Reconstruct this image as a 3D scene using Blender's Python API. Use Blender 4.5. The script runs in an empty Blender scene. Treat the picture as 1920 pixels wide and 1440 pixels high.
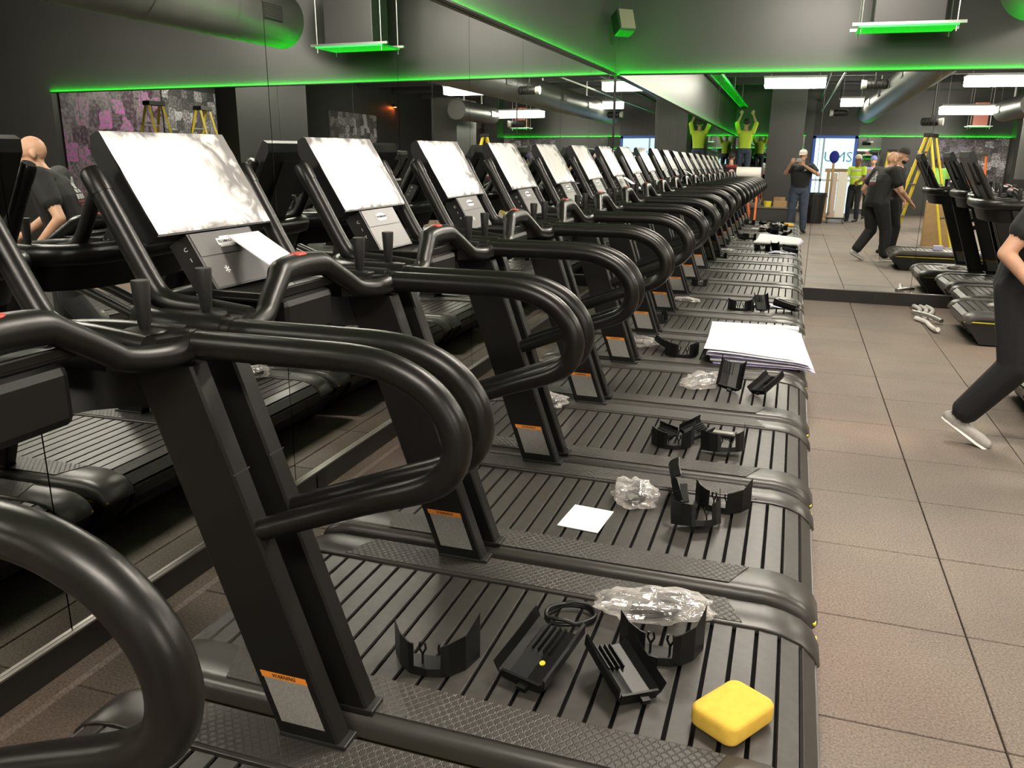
import bpy, bmesh, math, random
import numpy as np
from mathutils import Vector, Matrix, noise, Euler

rnd = random.Random(7)
scene = bpy.context.scene
COL = scene.collection

# ------------------------------------------------------------------ camera
cam_d = bpy.data.cameras.new('camera')
cam_d.sensor_width = 36.0
cam_d.lens = 1560.1 / 1920 * 36.0
cam_d.clip_start = 0.02
cam_d.clip_end = 200
cam = bpy.data.objects.new('camera', cam_d)
COL.objects.link(cam)
R = ((0.949458, 0.096669, -0.29864), (0.313656, -0.255029, 0.914647), (0.012256, -0.962089, -0.27246))
M = Matrix.Identity(4)
for i in range(3):
    M[i][0] = R[i][0]; M[i][1] = -R[i][1]; M[i][2] = -R[i][2]
M.translation = (0, 0, 1.615)
cam.matrix_world = M
scene.camera = cam

# ------------------------------------------------------------------ world, exposure
w = bpy.data.worlds.new('world'); scene.world = w
w.use_nodes = True
w.node_tree.nodes['Background'].inputs[0].default_value = (0.02, 0.021, 0.022, 1)
w.node_tree.nodes['Background'].inputs[1].default_value = 1.0
scene.view_settings.view_transform = 'Standard'
scene.view_settings.look = 'None'
scene.view_settings.exposure = 0.0
scene.view_settings.gamma = 1.0
scene.view_settings.use_curve_mapping = False
scene.cycles.caustics_reflective = False
scene.cycles.caustics_refractive = False
LAMP = 58.0         # strength of the pendant light panels
LED = 85.0           # strength of the green strip

XW, YB = -2.04, 9.95           # mirror walls: left and back
XR, YR = 9.0, -10.25          # opposite walls
ZC = 4.0

# ================================================================== materials
MATS = {}
def nodes_of(m):
    m.use_nodes = True
    nt = m.node_tree
    return nt, nt.nodes, nt.links, nt.nodes['Principled BSDF']

def mat(name, col, rough=0.5, metal=0.0, var=0.0, vscale=30.0, bump=0.0, bscale=200.0, coat=0.0, spec=0.5):
    if name in MATS: return MATS[name]
    m = bpy.data.materials.new(name)
    nt, N, L, P = nodes_of(m)
    P.inputs['Base Color'].default_value = (*col, 1)
    P.inputs['Roughness'].default_value = rough
    P.inputs['Metallic'].default_value = metal
    P.inputs['Coat Weight'].default_value = coat
    P.inputs['Specular IOR Level'].default_value = spec
    tc = N.new('ShaderNodeTexCoord')
    nz = N.new('ShaderNodeTexNoise'); nz.inputs['Scale'].default_value = vscale
    nz.inputs['Detail'].default_value = 4
    L.new(tc.outputs['Object'], nz.inputs['Vector'])
    v = max(var, 0.02)
    rp = N.new('ShaderNodeValToRGB')
    rp.color_ramp.elements[0].position = 0.3; rp.color_ramp.elements[1].position = 0.7
    rp.color_ramp.elements[0].color = (*[c * (1 - v) for c in col], 1)
    rp.color_ramp.elements[1].color = (*[min(1, c * (1 + v)) for c in col], 1)
    L.new(nz.outputs['Fac'], rp.inputs['Fac']); L.new(rp.outputs['Color'], P.inputs['Base Color'])
    if bump:
        nb = N.new('ShaderNodeTexNoise'); nb.inputs['Scale'].default_value = bscale; nb.inputs['Detail'].default_value = 2
        L.new(tc.outputs['Object'], nb.inputs['Vector'])
        b = N.new('ShaderNodeBump'); b.inputs['Strength'].default_value = bump; b.inputs['Distance'].default_value = 0.002
        L.new(nb.outputs['Fac'], b.inputs['Height']); L.new(b.outputs['Normal'], P.inputs['Normal'])
    MATS[name] = m
    return m

def emit(name, col, strength):
    if name in MATS: return MATS[name]
    m = bpy.data.materials.new(name)
    m.use_nodes = True
    nt = m.node_tree; nt.nodes.clear()
    o = nt.nodes.new('ShaderNodeOutputMaterial'); e = nt.nodes.new('ShaderNodeEmission')
    e.inputs[0].default_value = (*col, 1); e.inputs[1].default_value = strength
    nt.links.new(e.outputs[0], o.inputs[0])
    MATS[name] = m
    return m

def math_node(nt, op, a, b=None, c=None):
    n = nt.nodes.new('ShaderNodeMath'); n.operation = op
    for i, v in enumerate((a, b, c)):
        if v is None: continue
        if isinstance(v, (int, float)): n.inputs[i].default_value = v
        else: nt.links.new(v, n.inputs[i])
    return n.outputs[0]

def hex_mat():
    m = bpy.data.materials.new('hex_grip_rubber')
    nt, N, L, P = nodes_of(m)
    P.inputs['Base Color'].default_value = (0.046, 0.042, 0.037, 1)
    P.inputs['Roughness'].default_value = 0.44
    tc = N.new('ShaderNodeTexCoord'); sp = N.new('ShaderNodeSeparateXYZ')
    L.new(tc.outputs['Object'], sp.inputs[0])
    yy = math_node(nt, 'DIVIDE', sp.outputs['Y'], 0.0145)
    row = math_node(nt, 'FLOOR', yy)
    odd = math_node(nt, 'MULTIPLY', math_node(nt, 'MODULO', math_node(nt, 'ADD', row, 100.0), 2.0), 0.5)
    xx = math_node(nt, 'ADD', math_node(nt, 'DIVIDE', sp.outputs['X'], 0.024), odd)
    u = math_node(nt, 'SUBTRACT', math_node(nt, 'FRACT', math_node(nt, 'ADD', xx, 200.0)), 0.5)
    v = math_node(nt, 'MULTIPLY', math_node(nt, 'SUBTRACT', math_node(nt, 'FRACT', math_node(nt, 'ADD', yy, 100.0)), 0.5), 0.75)
    d = math_node(nt, 'SQRT', math_node(nt, 'ADD', math_node(nt, 'MULTIPLY', u, u), math_node(nt, 'MULTIPLY', v, v)))
    h = math_node(nt, 'MINIMUM', math_node(nt, 'MULTIPLY', math_node(nt, 'ABSOLUTE', math_node(nt, 'SUBTRACT', d, 0.42)), 9.0), 1.0)
    b = N.new('ShaderNodeBump'); b.inputs['Strength'].default_value = 0.5; b.inputs['Distance'].default_value = 0.0022
    L.new(h, b.inputs['Height']); L.new(b.outputs['Normal'], P.inputs['Normal'])
    MATS['hex'] = m
    return m

def tile_mat(joints=False):
    m = bpy.data.materials.new('speckled_rubber_floor' + ('_far' if joints else ''))
    nt, N, L, P = nodes_of(m)
    P.inputs['Roughness'].default_value = 0.62
    P.inputs['Specular IOR Level'].default_value = 0.4
    ge = N.new('ShaderNodeNewGeometry')
    n1 = N.new('ShaderNodeTexNoise'); n1.inputs['Scale'].default_value = 130; n1.inputs['Detail'].default_value = 3
    n2 = N.new('ShaderNodeTexNoise'); n2.inputs['Scale'].default_value = 1.6; n2.inputs['Detail'].default_value = 3
    n3 = N.new('ShaderNodeTexNoise'); n3.inputs['Scale'].default_value = 0.55; n3.inputs['Detail'].default_value = 2
    for n in (n1, n2, n3): L.new(ge.outputs['Position'], n.inputs['Vector'])
    r1 = N.new('ShaderNodeValToRGB'); r1.color_ramp.elements[0].position = 0.30; r1.color_ramp.elements[1].position = 0.72
    r1.color_ramp.elements[0].color = (0.125, 0.102, 0.084, 1); r1.color_ramp.elements[1].color = (0.285, 0.240, 0.200, 1)
    L.new(n1.outputs['Fac'], r1.inputs['Fac'])
    r2 = N.new('ShaderNodeValToRGB'); r2.color_ramp.elements[0].position = 0.3; r2.color_ramp.elements[1].position = 0.7
    r2.color_ramp.elements[0].color = (0.84, 0.84, 0.84, 1); r2.color_ramp.elements[1].color = (1.08, 1.08, 1.06, 1)
    L.new(n2.outputs['Fac'], r2.inputs['Fac'])
    r3 = N.new('ShaderNodeValToRGB'); r3.color_ramp.elements[0].position = 0.45; r3.color_ramp.elements[1].position = 0.62
    r3.color_ramp.elements[0].color = (1, 1, 1, 1); r3.color_ramp.elements[1].color = (1.06, 0.95, 0.92, 1)
    L.new(n3.outputs['Fac'], r3.inputs['Fac'])
    mx = N.new('ShaderNodeMix'); mx.data_type = 'RGBA'; mx.blend_type = 'MULTIPLY'; mx.inputs[0].default_value = 1
    L.new(r1.outputs['Color'], mx.inputs[6]); L.new(r2.outputs['Color'], mx.inputs[7])
    m2 = N.new('ShaderNodeMix'); m2.data_type = 'RGBA'; m2.blend_type = 'MULTIPLY'; m2.inputs[0].default_value = 1
    L.new(mx.outputs[2], m2.inputs[6]); L.new(r3.outputs['Color'], m2.inputs[7])
    out = m2.outputs[2]
    if joints:
        sp = N.new('ShaderNodeSeparateXYZ'); L.new(ge.outputs['Position'], sp.inputs[0])
        def line(s, off):
            f = math_node(nt, 'FRACT', math_node(nt, 'DIVIDE', math_node(nt, 'ADD', s, 61.0 - off), 0.61))
            return math_node(nt, 'LESS_THAN', f, 0.012)
        ln = math_node(nt, 'MAXIMUM', line(sp.outputs['X'], 0.721), line(sp.outputs['Y'], 2.308))
        m3 = N.new('ShaderNodeMix'); m3.data_type = 'RGBA'
        L.new(ln, m3.inputs[0]); L.new(out, m3.inputs[6]); m3.inputs[7].default_value = (0.05, 0.045, 0.04, 1)
        out = m3.outputs[2]
    L.new(out, P.inputs['Base Color'])
    b = N.new('ShaderNodeBump'); b.inputs['Strength'].default_value = 0.25; b.inputs['Distance'].default_value = 0.002
    L.new(n1.outputs['Fac'], b.inputs['Height']); L.new(b.outputs['Normal'], P.inputs['Normal'])
    return m

def collage_mat(name, sc, tint, dark):
    m = bpy.data.materials.new(name)
    nt, N, L, P = nodes_of(m)
    P.inputs['Roughness'].default_value = 0.5
    ge = N.new('ShaderNodeNewGeometry')
    mp = N.new('ShaderNodeMapping'); mp.inputs['Scale'].default_value = (sc, sc, sc)
    L.new(ge.outputs['Position'], mp.inputs['Vector'])
    v = N.new('ShaderNodeTexVoronoi'); v.distance = 'CHEBYCHEV'; v.inputs['Scale'].default_value = 1.0
    v.inputs['Randomness'].default_value = 0.6
    L.new(mp.outputs[0], v.inputs['Vector'])
    n = N.new('ShaderNodeTexNoise'); n.inputs['Scale'].default_value = 5.0; n.inputs['Detail'].default_value = 4
    L.new(mp.outputs[0], n.inputs['Vector'])
    bw = N.new('ShaderNodeSeparateColor'); L.new(v.outputs['Color'], bw.inputs[0])
    k = math_node(nt, 'ADD', math_node(nt, 'MULTIPLY', bw.outputs[0], 0.75), math_node(nt, 'MULTIPLY', math_node(nt, 'SUBTRACT', n.outputs['Fac'], 0.5), 1.6))
    r = N.new('ShaderNodeValToRGB')
    e = r.color_ramp.elements
    e[0].color = (*[c * 0.06 * dark for c in tint], 1); e[1].color = (*[min(1, c * dark) for c in tint], 1)
    x = e.new(0.5); x.color = (0.22 * dark, 0.2 * dark, 0.21 * dark, 1)
    L.new(k, r.inputs['Fac']); L.new(r.outputs['Color'], P.inputs['Base Color'])
    MATS[name] = m
    return m

def film_mat():
    m = bpy.data.materials.new('white_protective_film')
    nt, N, L, P = nodes_of(m)
    tc = N.new('ShaderNodeTexCoord'); ob = N.new('ShaderNodeObjectInfo')
    sp = N.new('ShaderNodeSeparateXYZ'); L.new(tc.outputs['Object'], sp.inputs[0])
    n = N.new('ShaderNodeTexNoise'); n.inputs['Scale'].default_value = 9; n.inputs['Detail'].default_value = 5
    n.inputs['Distortion'].default_value = 1.6
    ad = N.new('ShaderNodeVectorMath'); ad.operation = 'ADD'
    L.new(tc.outputs['Object'], ad.inputs[0]); L.new(ob.outputs['Location'], ad.inputs[1])
    L.new(ad.outputs[0], n.inputs['Vector'])
    # clear wrinkled margin of the wrap around the white sheet: far edge and rims
    a = math_node(nt, 'MULTIPLY', math_node(nt, 'SUBTRACT', sp.outputs['Y'], 0.08), 6.0)
    b = math_node(nt, 'MULTIPLY', math_node(nt, 'SUBTRACT', math_node(nt, 'ABSOLUTE', math_node(nt, 'SUBTRACT', sp.outputs['Z'], 1.519)), 0.098), 22.0)
    g = math_node(nt, 'MAXIMUM', a, b)
    f = math_node(nt, 'ADD', g, math_node(nt, 'MULTIPLY', math_node(nt, 'SUBTRACT', n.outputs['Fac'], 0.5), 2.6))
    rp = N.new('ShaderNodeValToRGB')
    rp.color_ramp.elements[0].position = 0.25; rp.color_ramp.elements[0].color = (0.93, 0.92, 0.90, 1)
    rp.color_ramp.elements[1].position = 0.75; rp.color_ramp.elements[1].color = (0.30, 0.29, 0.29, 1)
    L.new(f, rp.inputs['Fac']); L.new(rp.outputs['Color'], P.inputs['Base Color'])
    P.inputs['Roughness'].default_value = 0.22
    P.inputs['Coat Weight'].default_value = 0.4; P.inputs['Coat Roughness'].default_value = 0.08
    bp = N.new('ShaderNodeBump'); bp.inputs['Strength'].default_value = 0.35; bp.inputs['Distance'].default_value = 0.01
    L.new(n.outputs['Fac'], bp.inputs['Height']); L.new(bp.outputs['Normal'], P.inputs['Normal'])
    return m

def bag_mat():
    m = bpy.data.materials.new('clear_crumpled_plastic')
    m.use_nodes = True
    nt = m.node_tree; N, L = nt.nodes, nt.links; N.clear()
    o = N.new('ShaderNodeOutputMaterial')
    tr = N.new('ShaderNodeBsdfTransparent'); gl = N.new('ShaderNodeBsdfGlossy'); df = N.new('ShaderNodeBsdfDiffuse')
    gl.inputs['Roughness'].default_value = 0.16; gl.inputs['Color'].default_value = (0.95, 0.93, 0.9, 1)
    df.inputs['Color'].default_value = (0.85, 0.82, 0.79, 1); tr.inputs['Color'].default_value = (0.97, 0.96, 0.95, 1)
    tc = N.new('ShaderNodeTexCoord'); n = N.new('ShaderNodeTexNoise'); n.inputs['Scale'].default_value = 22; n.inputs['Detail'].default_value = 3
    n.inputs['Distortion'].default_value = 1.0
    L.new(tc.outputs['Object'], n.inputs['Vector'])
    bp = N.new('ShaderNodeBump'); bp.inputs['Strength'].default_value = 0.6; bp.inputs['Distance'].default_value = 0.006
    L.new(n.outputs['Fac'], bp.inputs['Height']); L.new(bp.outputs['Normal'], gl.inputs['Normal'])
    lw = N.new('ShaderNodeLayerWeight'); lw.inputs['Blend'].default_value = 0.30
    m1 = N.new('ShaderNodeMixShader'); m2 = N.new('ShaderNodeMixShader')
    L.new(math_node(nt, 'ADD', math_node(nt, 'MULTIPLY', lw.outputs['Facing'], 0.55), 0.10), m1.inputs[0]); L.new(tr.outputs[0], m1.inputs[1]); L.new(df.outputs[0], m1.inputs[2])
    m2.inputs[0].default_value = 0.11; L.new(m1.outputs[0], m2.inputs[1]); L.new(gl.outputs[0], m2.inputs[2])
    L.new(m2.outputs[0], o.inputs[0])
    MATS['bag'] = m
    return m

def mirror_mat():
    m = bpy.data.materials.new('mirror_glass')
    m.use_nodes = True
    nt = m.node_tree; nt.nodes.clear()
    o = nt.nodes.new('ShaderNodeOutputMaterial'); g = nt.nodes.new('ShaderNodeBsdfGlossy')
    g.inputs['Color'].default_value = (0.83, 0.86, 0.83, 1); g.inputs['Roughness'].default_value = 0.0
    nt.links.new(g.outputs[0], o.inputs[0])
    MATS['mirror'] = m
    return m

POWDER = mat('black_powder_coat', (0.012, 0.011, 0.010), 0.40, bump=0.08, bscale=700, var=0.1)
TUBE = mat('satin_black_tube', (0.0085, 0.0076, 0.0066), 0.34, bump=0.06, bscale=900, var=0.1, spec=0.34)
UPR = mat('charcoal_upright', (0.0080, 0.0072, 0.0063), 0.40, bump=0.05, bscale=800, var=0.08, spec=0.3)
RAIL = mat('graphite_plastic', (0.050, 0.046, 0.041), 0.36, bump=0.06, bscale=900, var=0.06)
SLAT = mat('slat_rubber', (0.050, 0.046, 0.041), 0.40, bump=0.10, bscale=500, var=0.18)
BLACK = mat('matte_black', (0.010, 0.0095, 0.009), 0.5)
VOID = mat('belt_void', (0.004, 0.004, 0.004), 0.9, spec=0.1)
SIDE = mat('black_side_skirt', (0.010, 0.010, 0.0095), 0.38)
GLOSSBLK = mat('glossy_black_plastic', (0.0055, 0.0052, 0.005), 0.40, bump=0.03, bscale=150, spec=0.4)
PANEL = mat('grey_console_panel', (0.085, 0.082, 0.078), 0.38)
YELLOW = mat('yellow_stripe', (0.85, 0.72, 0.05), 0.45)
ORANGE = mat('orange_label', (0.85, 0.28, 0.03), 0.5)
LABEL = mat('grey_label', (0.27, 0.26, 0.24), 0.45, var=0.2, vscale=260)
WHITE = mat('white_print', (0.85, 0.85, 0.84), 0.5)
RED = mat('red_cap', (0.62, 0.06, 0.04), 0.4)
PAPER = mat('white_paper', (0.90, 0.89, 0.93), 0.6, var=0.03)
PAPER2 = mat('lilac_paper_edge', (0.70, 0.66, 0.92), 0.6)
HEX = hex_mat()
FILM = film_mat()
BAG = bag_mat()
MIRROR = mirror_mat()
WALL = mat('charcoal_wall_paint', (0.046, 0.0455, 0.043), 0.40, bump=0.03, bscale=60, var=0.05, vscale=3)
DARKWALL = mat('dark_wall_paint', (0.030, 0.030, 0.029), 0.5, var=0.06, vscale=3)
CEIL = mat('black_ceiling', (0.022, 0.022, 0.022), 0.8, var=0.2, vscale=4)
BASE = mat('black_baseboard', (0.016, 0.0145, 0.013), 0.35)
TRIM = mat('metal_trim', (0.55, 0.52, 0.48), 0.3, metal=1.0)
DUCT = mat('grey_duct', (0.075, 0.073, 0.069), 0.42, var=0.06, vscale=4)
STEEL = mat('zinc_steel', (0.55, 0.55, 0.53), 0.35, metal=0.9)
SPONGE = mat('yellow_sponge', (0.86, 0.55, 0.075), 0.9, bump=0.35, bscale=260, var=0.06, vscale=40)
CARD = mat('cardboard', (0.42, 0.27, 0.13), 0.8, var=0.08, vscale=12)
LADY = mat('yellow_fibreglass', (0.78, 0.60, 0.05), 0.45, var=0.1, vscale=14)
LADO = mat('orange_fibreglass', (0.85, 0.20, 0.05), 0.5)
WOOD = mat('pale_wood', (0.62, 0.42, 0.19), 0.6, var=0.1)
SKIN = mat('skin', (0.60, 0.34, 0.22), 0.5, var=0.06, vscale=20)
SKIND = mat('brown_skin', (0.20, 0.10, 0.06), 0.5, var=0.06, vscale=20)
TEE = mat('black_tee', (0.013, 0.013, 0.013), 0.85, bump=0.2, bscale=60, var=0.1)
DENIM = mat('blue_jeans', (0.055, 0.075, 0.115), 0.85, var=0.25, vscale=14)
DENIMD = mat('dark_jeans', (0.020, 0.022, 0.028), 0.85, var=0.25, vscale=14)
BLKPANT = mat('black_trousers', (0.012, 0.012, 0.013), 0.85, bump=0.25, bscale=25, var=0.1)
SHOE = mat('grey_sneaker', (0.42, 0.40, 0.37), 0.7, var=0.1, vscale=60)
SHOEW = mat('white_sole', (0.85, 0.83, 0.80), 0.6)
SHOEB = mat('dark_boot', (0.03, 0.025, 0.02), 0.6)
HAIRD = mat('dark_hair', (0.018, 0.013, 0.010), 0.7)
HIVIS = mat('hi_vis_yellow', (0.62, 0.88, 0.06), 0.7)
NEON = mat('neon_green_shirt', (0.45, 0.95, 0.20), 0.7)
PURPLE = mat('lilac_shirt', (0.38, 0.33, 0.80), 0.8)
REFLECT = mat('reflective_tape', (0.75, 0.75, 0.72), 0.35)
BLUE = mat('blue_paint', (0.05, 0.16, 0.72), 0.5)
GREENLED = emit('green_led', (0.002, 1.0, 0.012), LED)
LIGHT = emit('light_panel', (1.0, 0.91, 0.79), LAMP)

# ================================================================== mesh helpers
class MB:
    def __init__(s): s.v = []; s.f = []; s.m = []; s.mats = []; s.cur = 0
    def use(s, m):
        if m not in s.mats: s.mats.append(m)
        s.cur = s.mats.index(m); return s
    def add(s, vs, fs):
        o = len(s.v); s.v += [tuple(v) for v in vs]
        for f in fs: s.f.append(tuple(i + o for i in f)); s.m.append(s.cur)
        return s
    def box(s, c, d, rot=None, ch=0.0):
        """box with optional chamfered edges"""
        hx, hy, hz = d[0] / 2, d[1] / 2, d[2] / 2
        Rm = rot.to_matrix() if isinstance(rot, Euler) else (rot if rot is not None else Matrix.Identity(3))
        c = Vector(c)
        if ch <= 0:
            vs = [(sx * hx, sy * hy, sz * hz) for sx in (-1, 1) for sy in (-1, 1) for sz in (-1, 1)]
            fs = [(0, 1, 3, 2), (4, 6, 7, 5), (0, 4, 5, 1), (2, 3, 7, 6), (0, 2, 6, 4), (1, 5, 7, 3)]
        else:
            bm = bmesh.new(); bmesh.ops.create_cube(bm, size=1)
            for v in bm.verts: v.co = Vector((v.co.x * d[0], v.co.y * d[1], v.co.z * d[2]))
            bmesh.ops.bevel(bm, geom=list(bm.edges), offset=ch, segments=2, affect='EDGES', profile=0.5)
            bm.verts.index_update()
            vs = [tuple(v.co) for v in bm.verts]; fs = [tuple(v.index for v in f.verts) for f in bm.faces]
            bm.free()
        return s.add([c + Rm @ Vector(v) for v in vs], fs)
    def prism(s, poly, axis, a, b):
        """extrude a 2D polygon along axis ('x','y','z') from a to b; poly gives the other two coords in order"""
        n = len(poly)
        def mk(p, t):
            if axis == 'x': return (t, p[0], p[1])
            if axis == 'y': return (p[0], t, p[1])
            return (p[0], p[1], t)
        vs = [mk(p, a) for p in poly] + [mk(p, b) for p in poly]
        fs = [tuple(range(n)), tuple(range(2 * n - 1, n - 1, -1))]
        fs += [(i, i + n, (i + 1) % n + n, (i + 1) % n) for i in range(n)]
        return s.add(vs, fs)
    def tube(s, pts, r, seg=12, sub=0, caps=True, flat=1.0):
        pts = [Vector(p) for p in pts]
        rr = list(r) if isinstance(r, (list, tuple)) else [r] * len(pts)
        if sub:
            q = []; q2 = []
            n = len(pts)
            for i in range(n - 1):
                p0, p1, p2, p3 = pts[max(i - 1, 0)], pts[i], pts[i + 1], pts[min(i + 2, n - 1)]
                for k in range(sub):
                    t = k / sub
                    q.append(0.5 * ((2 * p1) + (p2 - p0) * t + (2 * p0 - 5 * p1 + 4 * p2 - p3) * t * t + (3 * p1 - p0 - 3 * p2 + p3) * t ** 3))
                    q2.append(rr[i] * (1 - t) + rr[i + 1] * t)
            q.append(pts[-1]); q2.append(rr[-1]); pts, rr = q, q2
        n = len(pts); vs = []; up = None
        for i in range(n):
            t = (pts[min(i + 1, n - 1)] - pts[max(i - 1, 0)]).normalized()
            if up is None:
                up = Vector((0, 0, 1)) if abs(t.z) < 0.9 else Vector((0, 1, 0))
            a = t.cross(up).normalized(); up = a.cross(t).normalized()
            for k in range(seg):
                an = 2 * math.pi * k / seg
                vs.append(pts[i] + a * math.cos(an) * rr[i] + up * math.sin(an) * rr[i] * flat)
        fs = [(i * seg + k, i * seg + (k + 1) % seg, (i + 1) * seg + (k + 1) % seg, (i + 1) * seg + k) for i in range(n - 1) for k in range(seg)]
        if caps:
            fs.append(tuple(range(seg - 1, -1, -1))); fs.append(tuple((n - 1) * seg + k for k in range(seg)))
        return s.add(vs, fs)
    def lathe(s, prof, c=(0, 0, 0), seg=20, rot=None):
        c = Vector(c); n = len(prof); vs = []
        for r, z in prof:
            for k in range(seg):
                a = 2 * math.pi * k / seg
                p = Vector((r * math.cos(a), r * math.sin(a), z))
                vs.append(c + (rot @ p if rot is not None else p))
        fs = [(i * seg + k, i * seg + (k + 1) % seg, (i + 1) * seg + (k + 1) % seg, (i + 1) * seg + k) for i in range(n - 1) for k in range(seg)]
        fs.append(tuple(range(seg - 1, -1, -1))); fs.append(tuple((n - 1) * seg + k for k in range(seg)))
        return s.add(vs, fs)
    def ell(s, c, r, seg=14, rot=None):
        n = max(6, seg // 2)
        c = Vector(c); vs = []
        for i in range(n + 1):
            th = math.pi * i / n
            for k in range(seg):
                a = 2 * math.pi * k / seg
                p = Vector((r[0] * math.sin(th) * math.cos(a), r[1] * math.sin(th) * math.sin(a), -r[2] * math.cos(th)))
                vs.append(c + (rot @ p if rot is not None else p))
        fs = [(i * seg + k, i * seg + (k + 1) % seg, (i + 1) * seg + (k + 1) % seg, (i + 1) * seg + k) for i in range(n) for k in range(seg)]
        return s.add(vs, fs)
    def build(s, name, material=None, parent=None, smooth=None, loc=None, rot=None):
        me = bpy.data.meshes.new(name)
        me.from_pydata(s.v, [], s.f)
        if material is not None: me.materials.append(material)
        else:
            for m in s.mats: me.materials.append(m)
            me.polygons.foreach_set('material_index', s.m)
        bm = bmesh.new(); bm.from_mesh(me)
        bmesh.ops.remove_doubles(bm, verts=bm.verts, dist=1e-6)
        bmesh.ops.recalc_face_normals(bm, faces=bm.faces)
        bm.to_mesh(me); bm.free()
        if smooth:
            me.polygons.foreach_set('use_smooth', [True] * len(me.polygons))
            try: me.set_sharp_from_angle(angle=math.radians(smooth))
            except Exception: pass
        return link(name, me, parent, loc, rot)

def link(name, me, parent=None, loc=None, rot=None):
    o = bpy.data.objects.new(name, me); COL.objects.link(o)
    if parent is not None: o.parent = parent
    if loc is not None: o.location = loc
    if rot is not None: o.rotation_euler = rot
    return o
def empty(name, loc=(0, 0, 0), rz=0.0):
    o = bpy.data.objects.new(name, None); COL.objects.link(o)
    o.location = loc; o.rotation_euler = (0, 0, rz); o.empty_display_size = 0.1
    return o
def tag(o, label, cat, group=None):
    o['label'] = label; o['category'] = cat
    if group: o['group'] = group
    return o
def struct(o): o['kind'] = 'structure'; return o
def copy_tree(o, parent=None):
    c = o.copy(); COL.objects.link(c)
    if parent is not None: c.parent = parent
    for ch in o.children: copy_tree(ch, c)
    return c

def text_mesh(txt, size, depth=0.0006):
    cu = bpy.data.curves.new('txt', 'FONT'); cu.body = txt; cu.size = size; cu.extrude = depth
    cu.align_x = 'CENTER'; cu.align_y = 'CENTER'; cu.resolution_u = 2
    ob = bpy.data.objects.new('txt', cu); COL.objects.link(ob)
    dg = bpy.context.evaluated_depsgraph_get()
    me = bpy.data.meshes.new_from_object(ob.evaluated_get(dg))
    bpy.data.objects.remove(ob); bpy.data.curves.remove(cu)
    return me
def text_obj(name, txt, size, material, parent, origin, xdir, ydir):
    me = text_mesh(txt, size); me.materials.clear(); me.materials.append(material)
    X = Vector(xdir).normalized(); Y = Vector(ydir).normalized(); Z = X.cross(Y).normalized(); Y = Z.cross(X)
    Mx = Matrix((X, Y, Z)).transposed().to_4x4(); Mx.translation = Vector(origin)
    me.transform(Mx)
    return link(name, me, parent)

# ================================================================== the room
TILE = tile_mat(); TILEF = tile_mat(True)
GROUT = mat('dark_joint', (0.03, 0.027, 0.024), 0.9)
xs = [0.721 + 0.61 * k for k in range(-5, 4)]; ys = [2.308 + 0.61 * k for k in range(-4, 14)]
TX0, TX1, TY0, TY1 = XW, xs[-1], ys[0], YB
fb = MB().use(GROUT)
fb.box(((TX0 + TX1) / 2, (TY0 + TY1) / 2, -0.03), (TX1 - TX0, TY1 - TY0, 0.03))
fb.use(TILEF)
fb.box(((TX1 + XR) / 2, (YR + YB) / 2, -0.0225), (XR - TX1, YB - YR, 0.045))
fb.box(((XW + TX1) / 2, (YR + TY0) / 2, -0.0225), (TX1 - XW, TY0 - YR, 0.045))
floor = struct(fb.build('floor'))
full = None
for i in range(len(xs) - 1):
    for j in range(len(ys)):
        x0, x1 = max(xs[i], XW + 0.002), xs[i + 1]
        y0 = ys[j]; y1 = min(ys[j] + 0.61, YB - 0.002)
        if y1 - y0 < 0.05: continue
        g = 0.0026
        wx, wy = x1 - x0 - 2 * g, y1 - y0 - 2 * g
        is_full = abs(wx - 0.6048) < 1e-4 and abs(wy - 0.6048) < 1e-4
        if is_full and full is not None:
            t = link('rubber_tile', full, floor)
        else:
            t = MB().box((0, 0, -0.0065), (wx, wy, 0.017), ch=0.0035).build('rubber_tile', TILE, floor)
            if is_full: full = t.data
        t.location = ((x0 + x1) / 2, (y0 + y1) / 2, -0.002 + rnd.uniform(-0.0006, 0.0006))

cl = struct(MB().box(((XW + XR) / 2, (YR + YB) / 2, ZC + 0.05), (XR - XW + 0.4, YB - YR + 0.4, 0.1)).build('ceiling', CEIL))
BEAM = mat('dark_steel_beam', (0.05, 0.05, 0.05), 0.6)
for k in range(9):
    yb = -9.2 + 2.3 * k
    MB().box(((XW + XR) / 2, yb, ZC - 0.11), (XR - XW - 0.05, 0.012, 0.2)).box(((XW + XR) / 2, yb, ZC - 0.215), (XR - XW - 0.05, 0.11, 0.014)).build('beam', BEAM, cl)

TILT = 0.00793
# left wall with its mirror panels
wl = struct(MB().box((XW - 0.122, (YR + YB) / 2, ZC / 2), (0.2, YB - YR + 0.4, ZC)).build('wall_left', WALL))
seams = [YB + 0.004, 8.73, 7.60, 6.47, 5.33, 4.27, 3.07, 1.78, 0.62, -0.53, -1.68, -2.83, -3.98, -5.13, -6.28, -7.43, -8.58, -9.73]
for a, b in zip(seams[1:], seams[:-1]):
    MB().prism([(XW - 0.0215, 0.125), (XW, 0.125), (XW - TILT * 2.305, 2.43), (XW - 0.0215, 2.43)], 'y', a + 0.0025, b - 0.0025).build('mirror_panel', MIRROR, wl)
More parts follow.
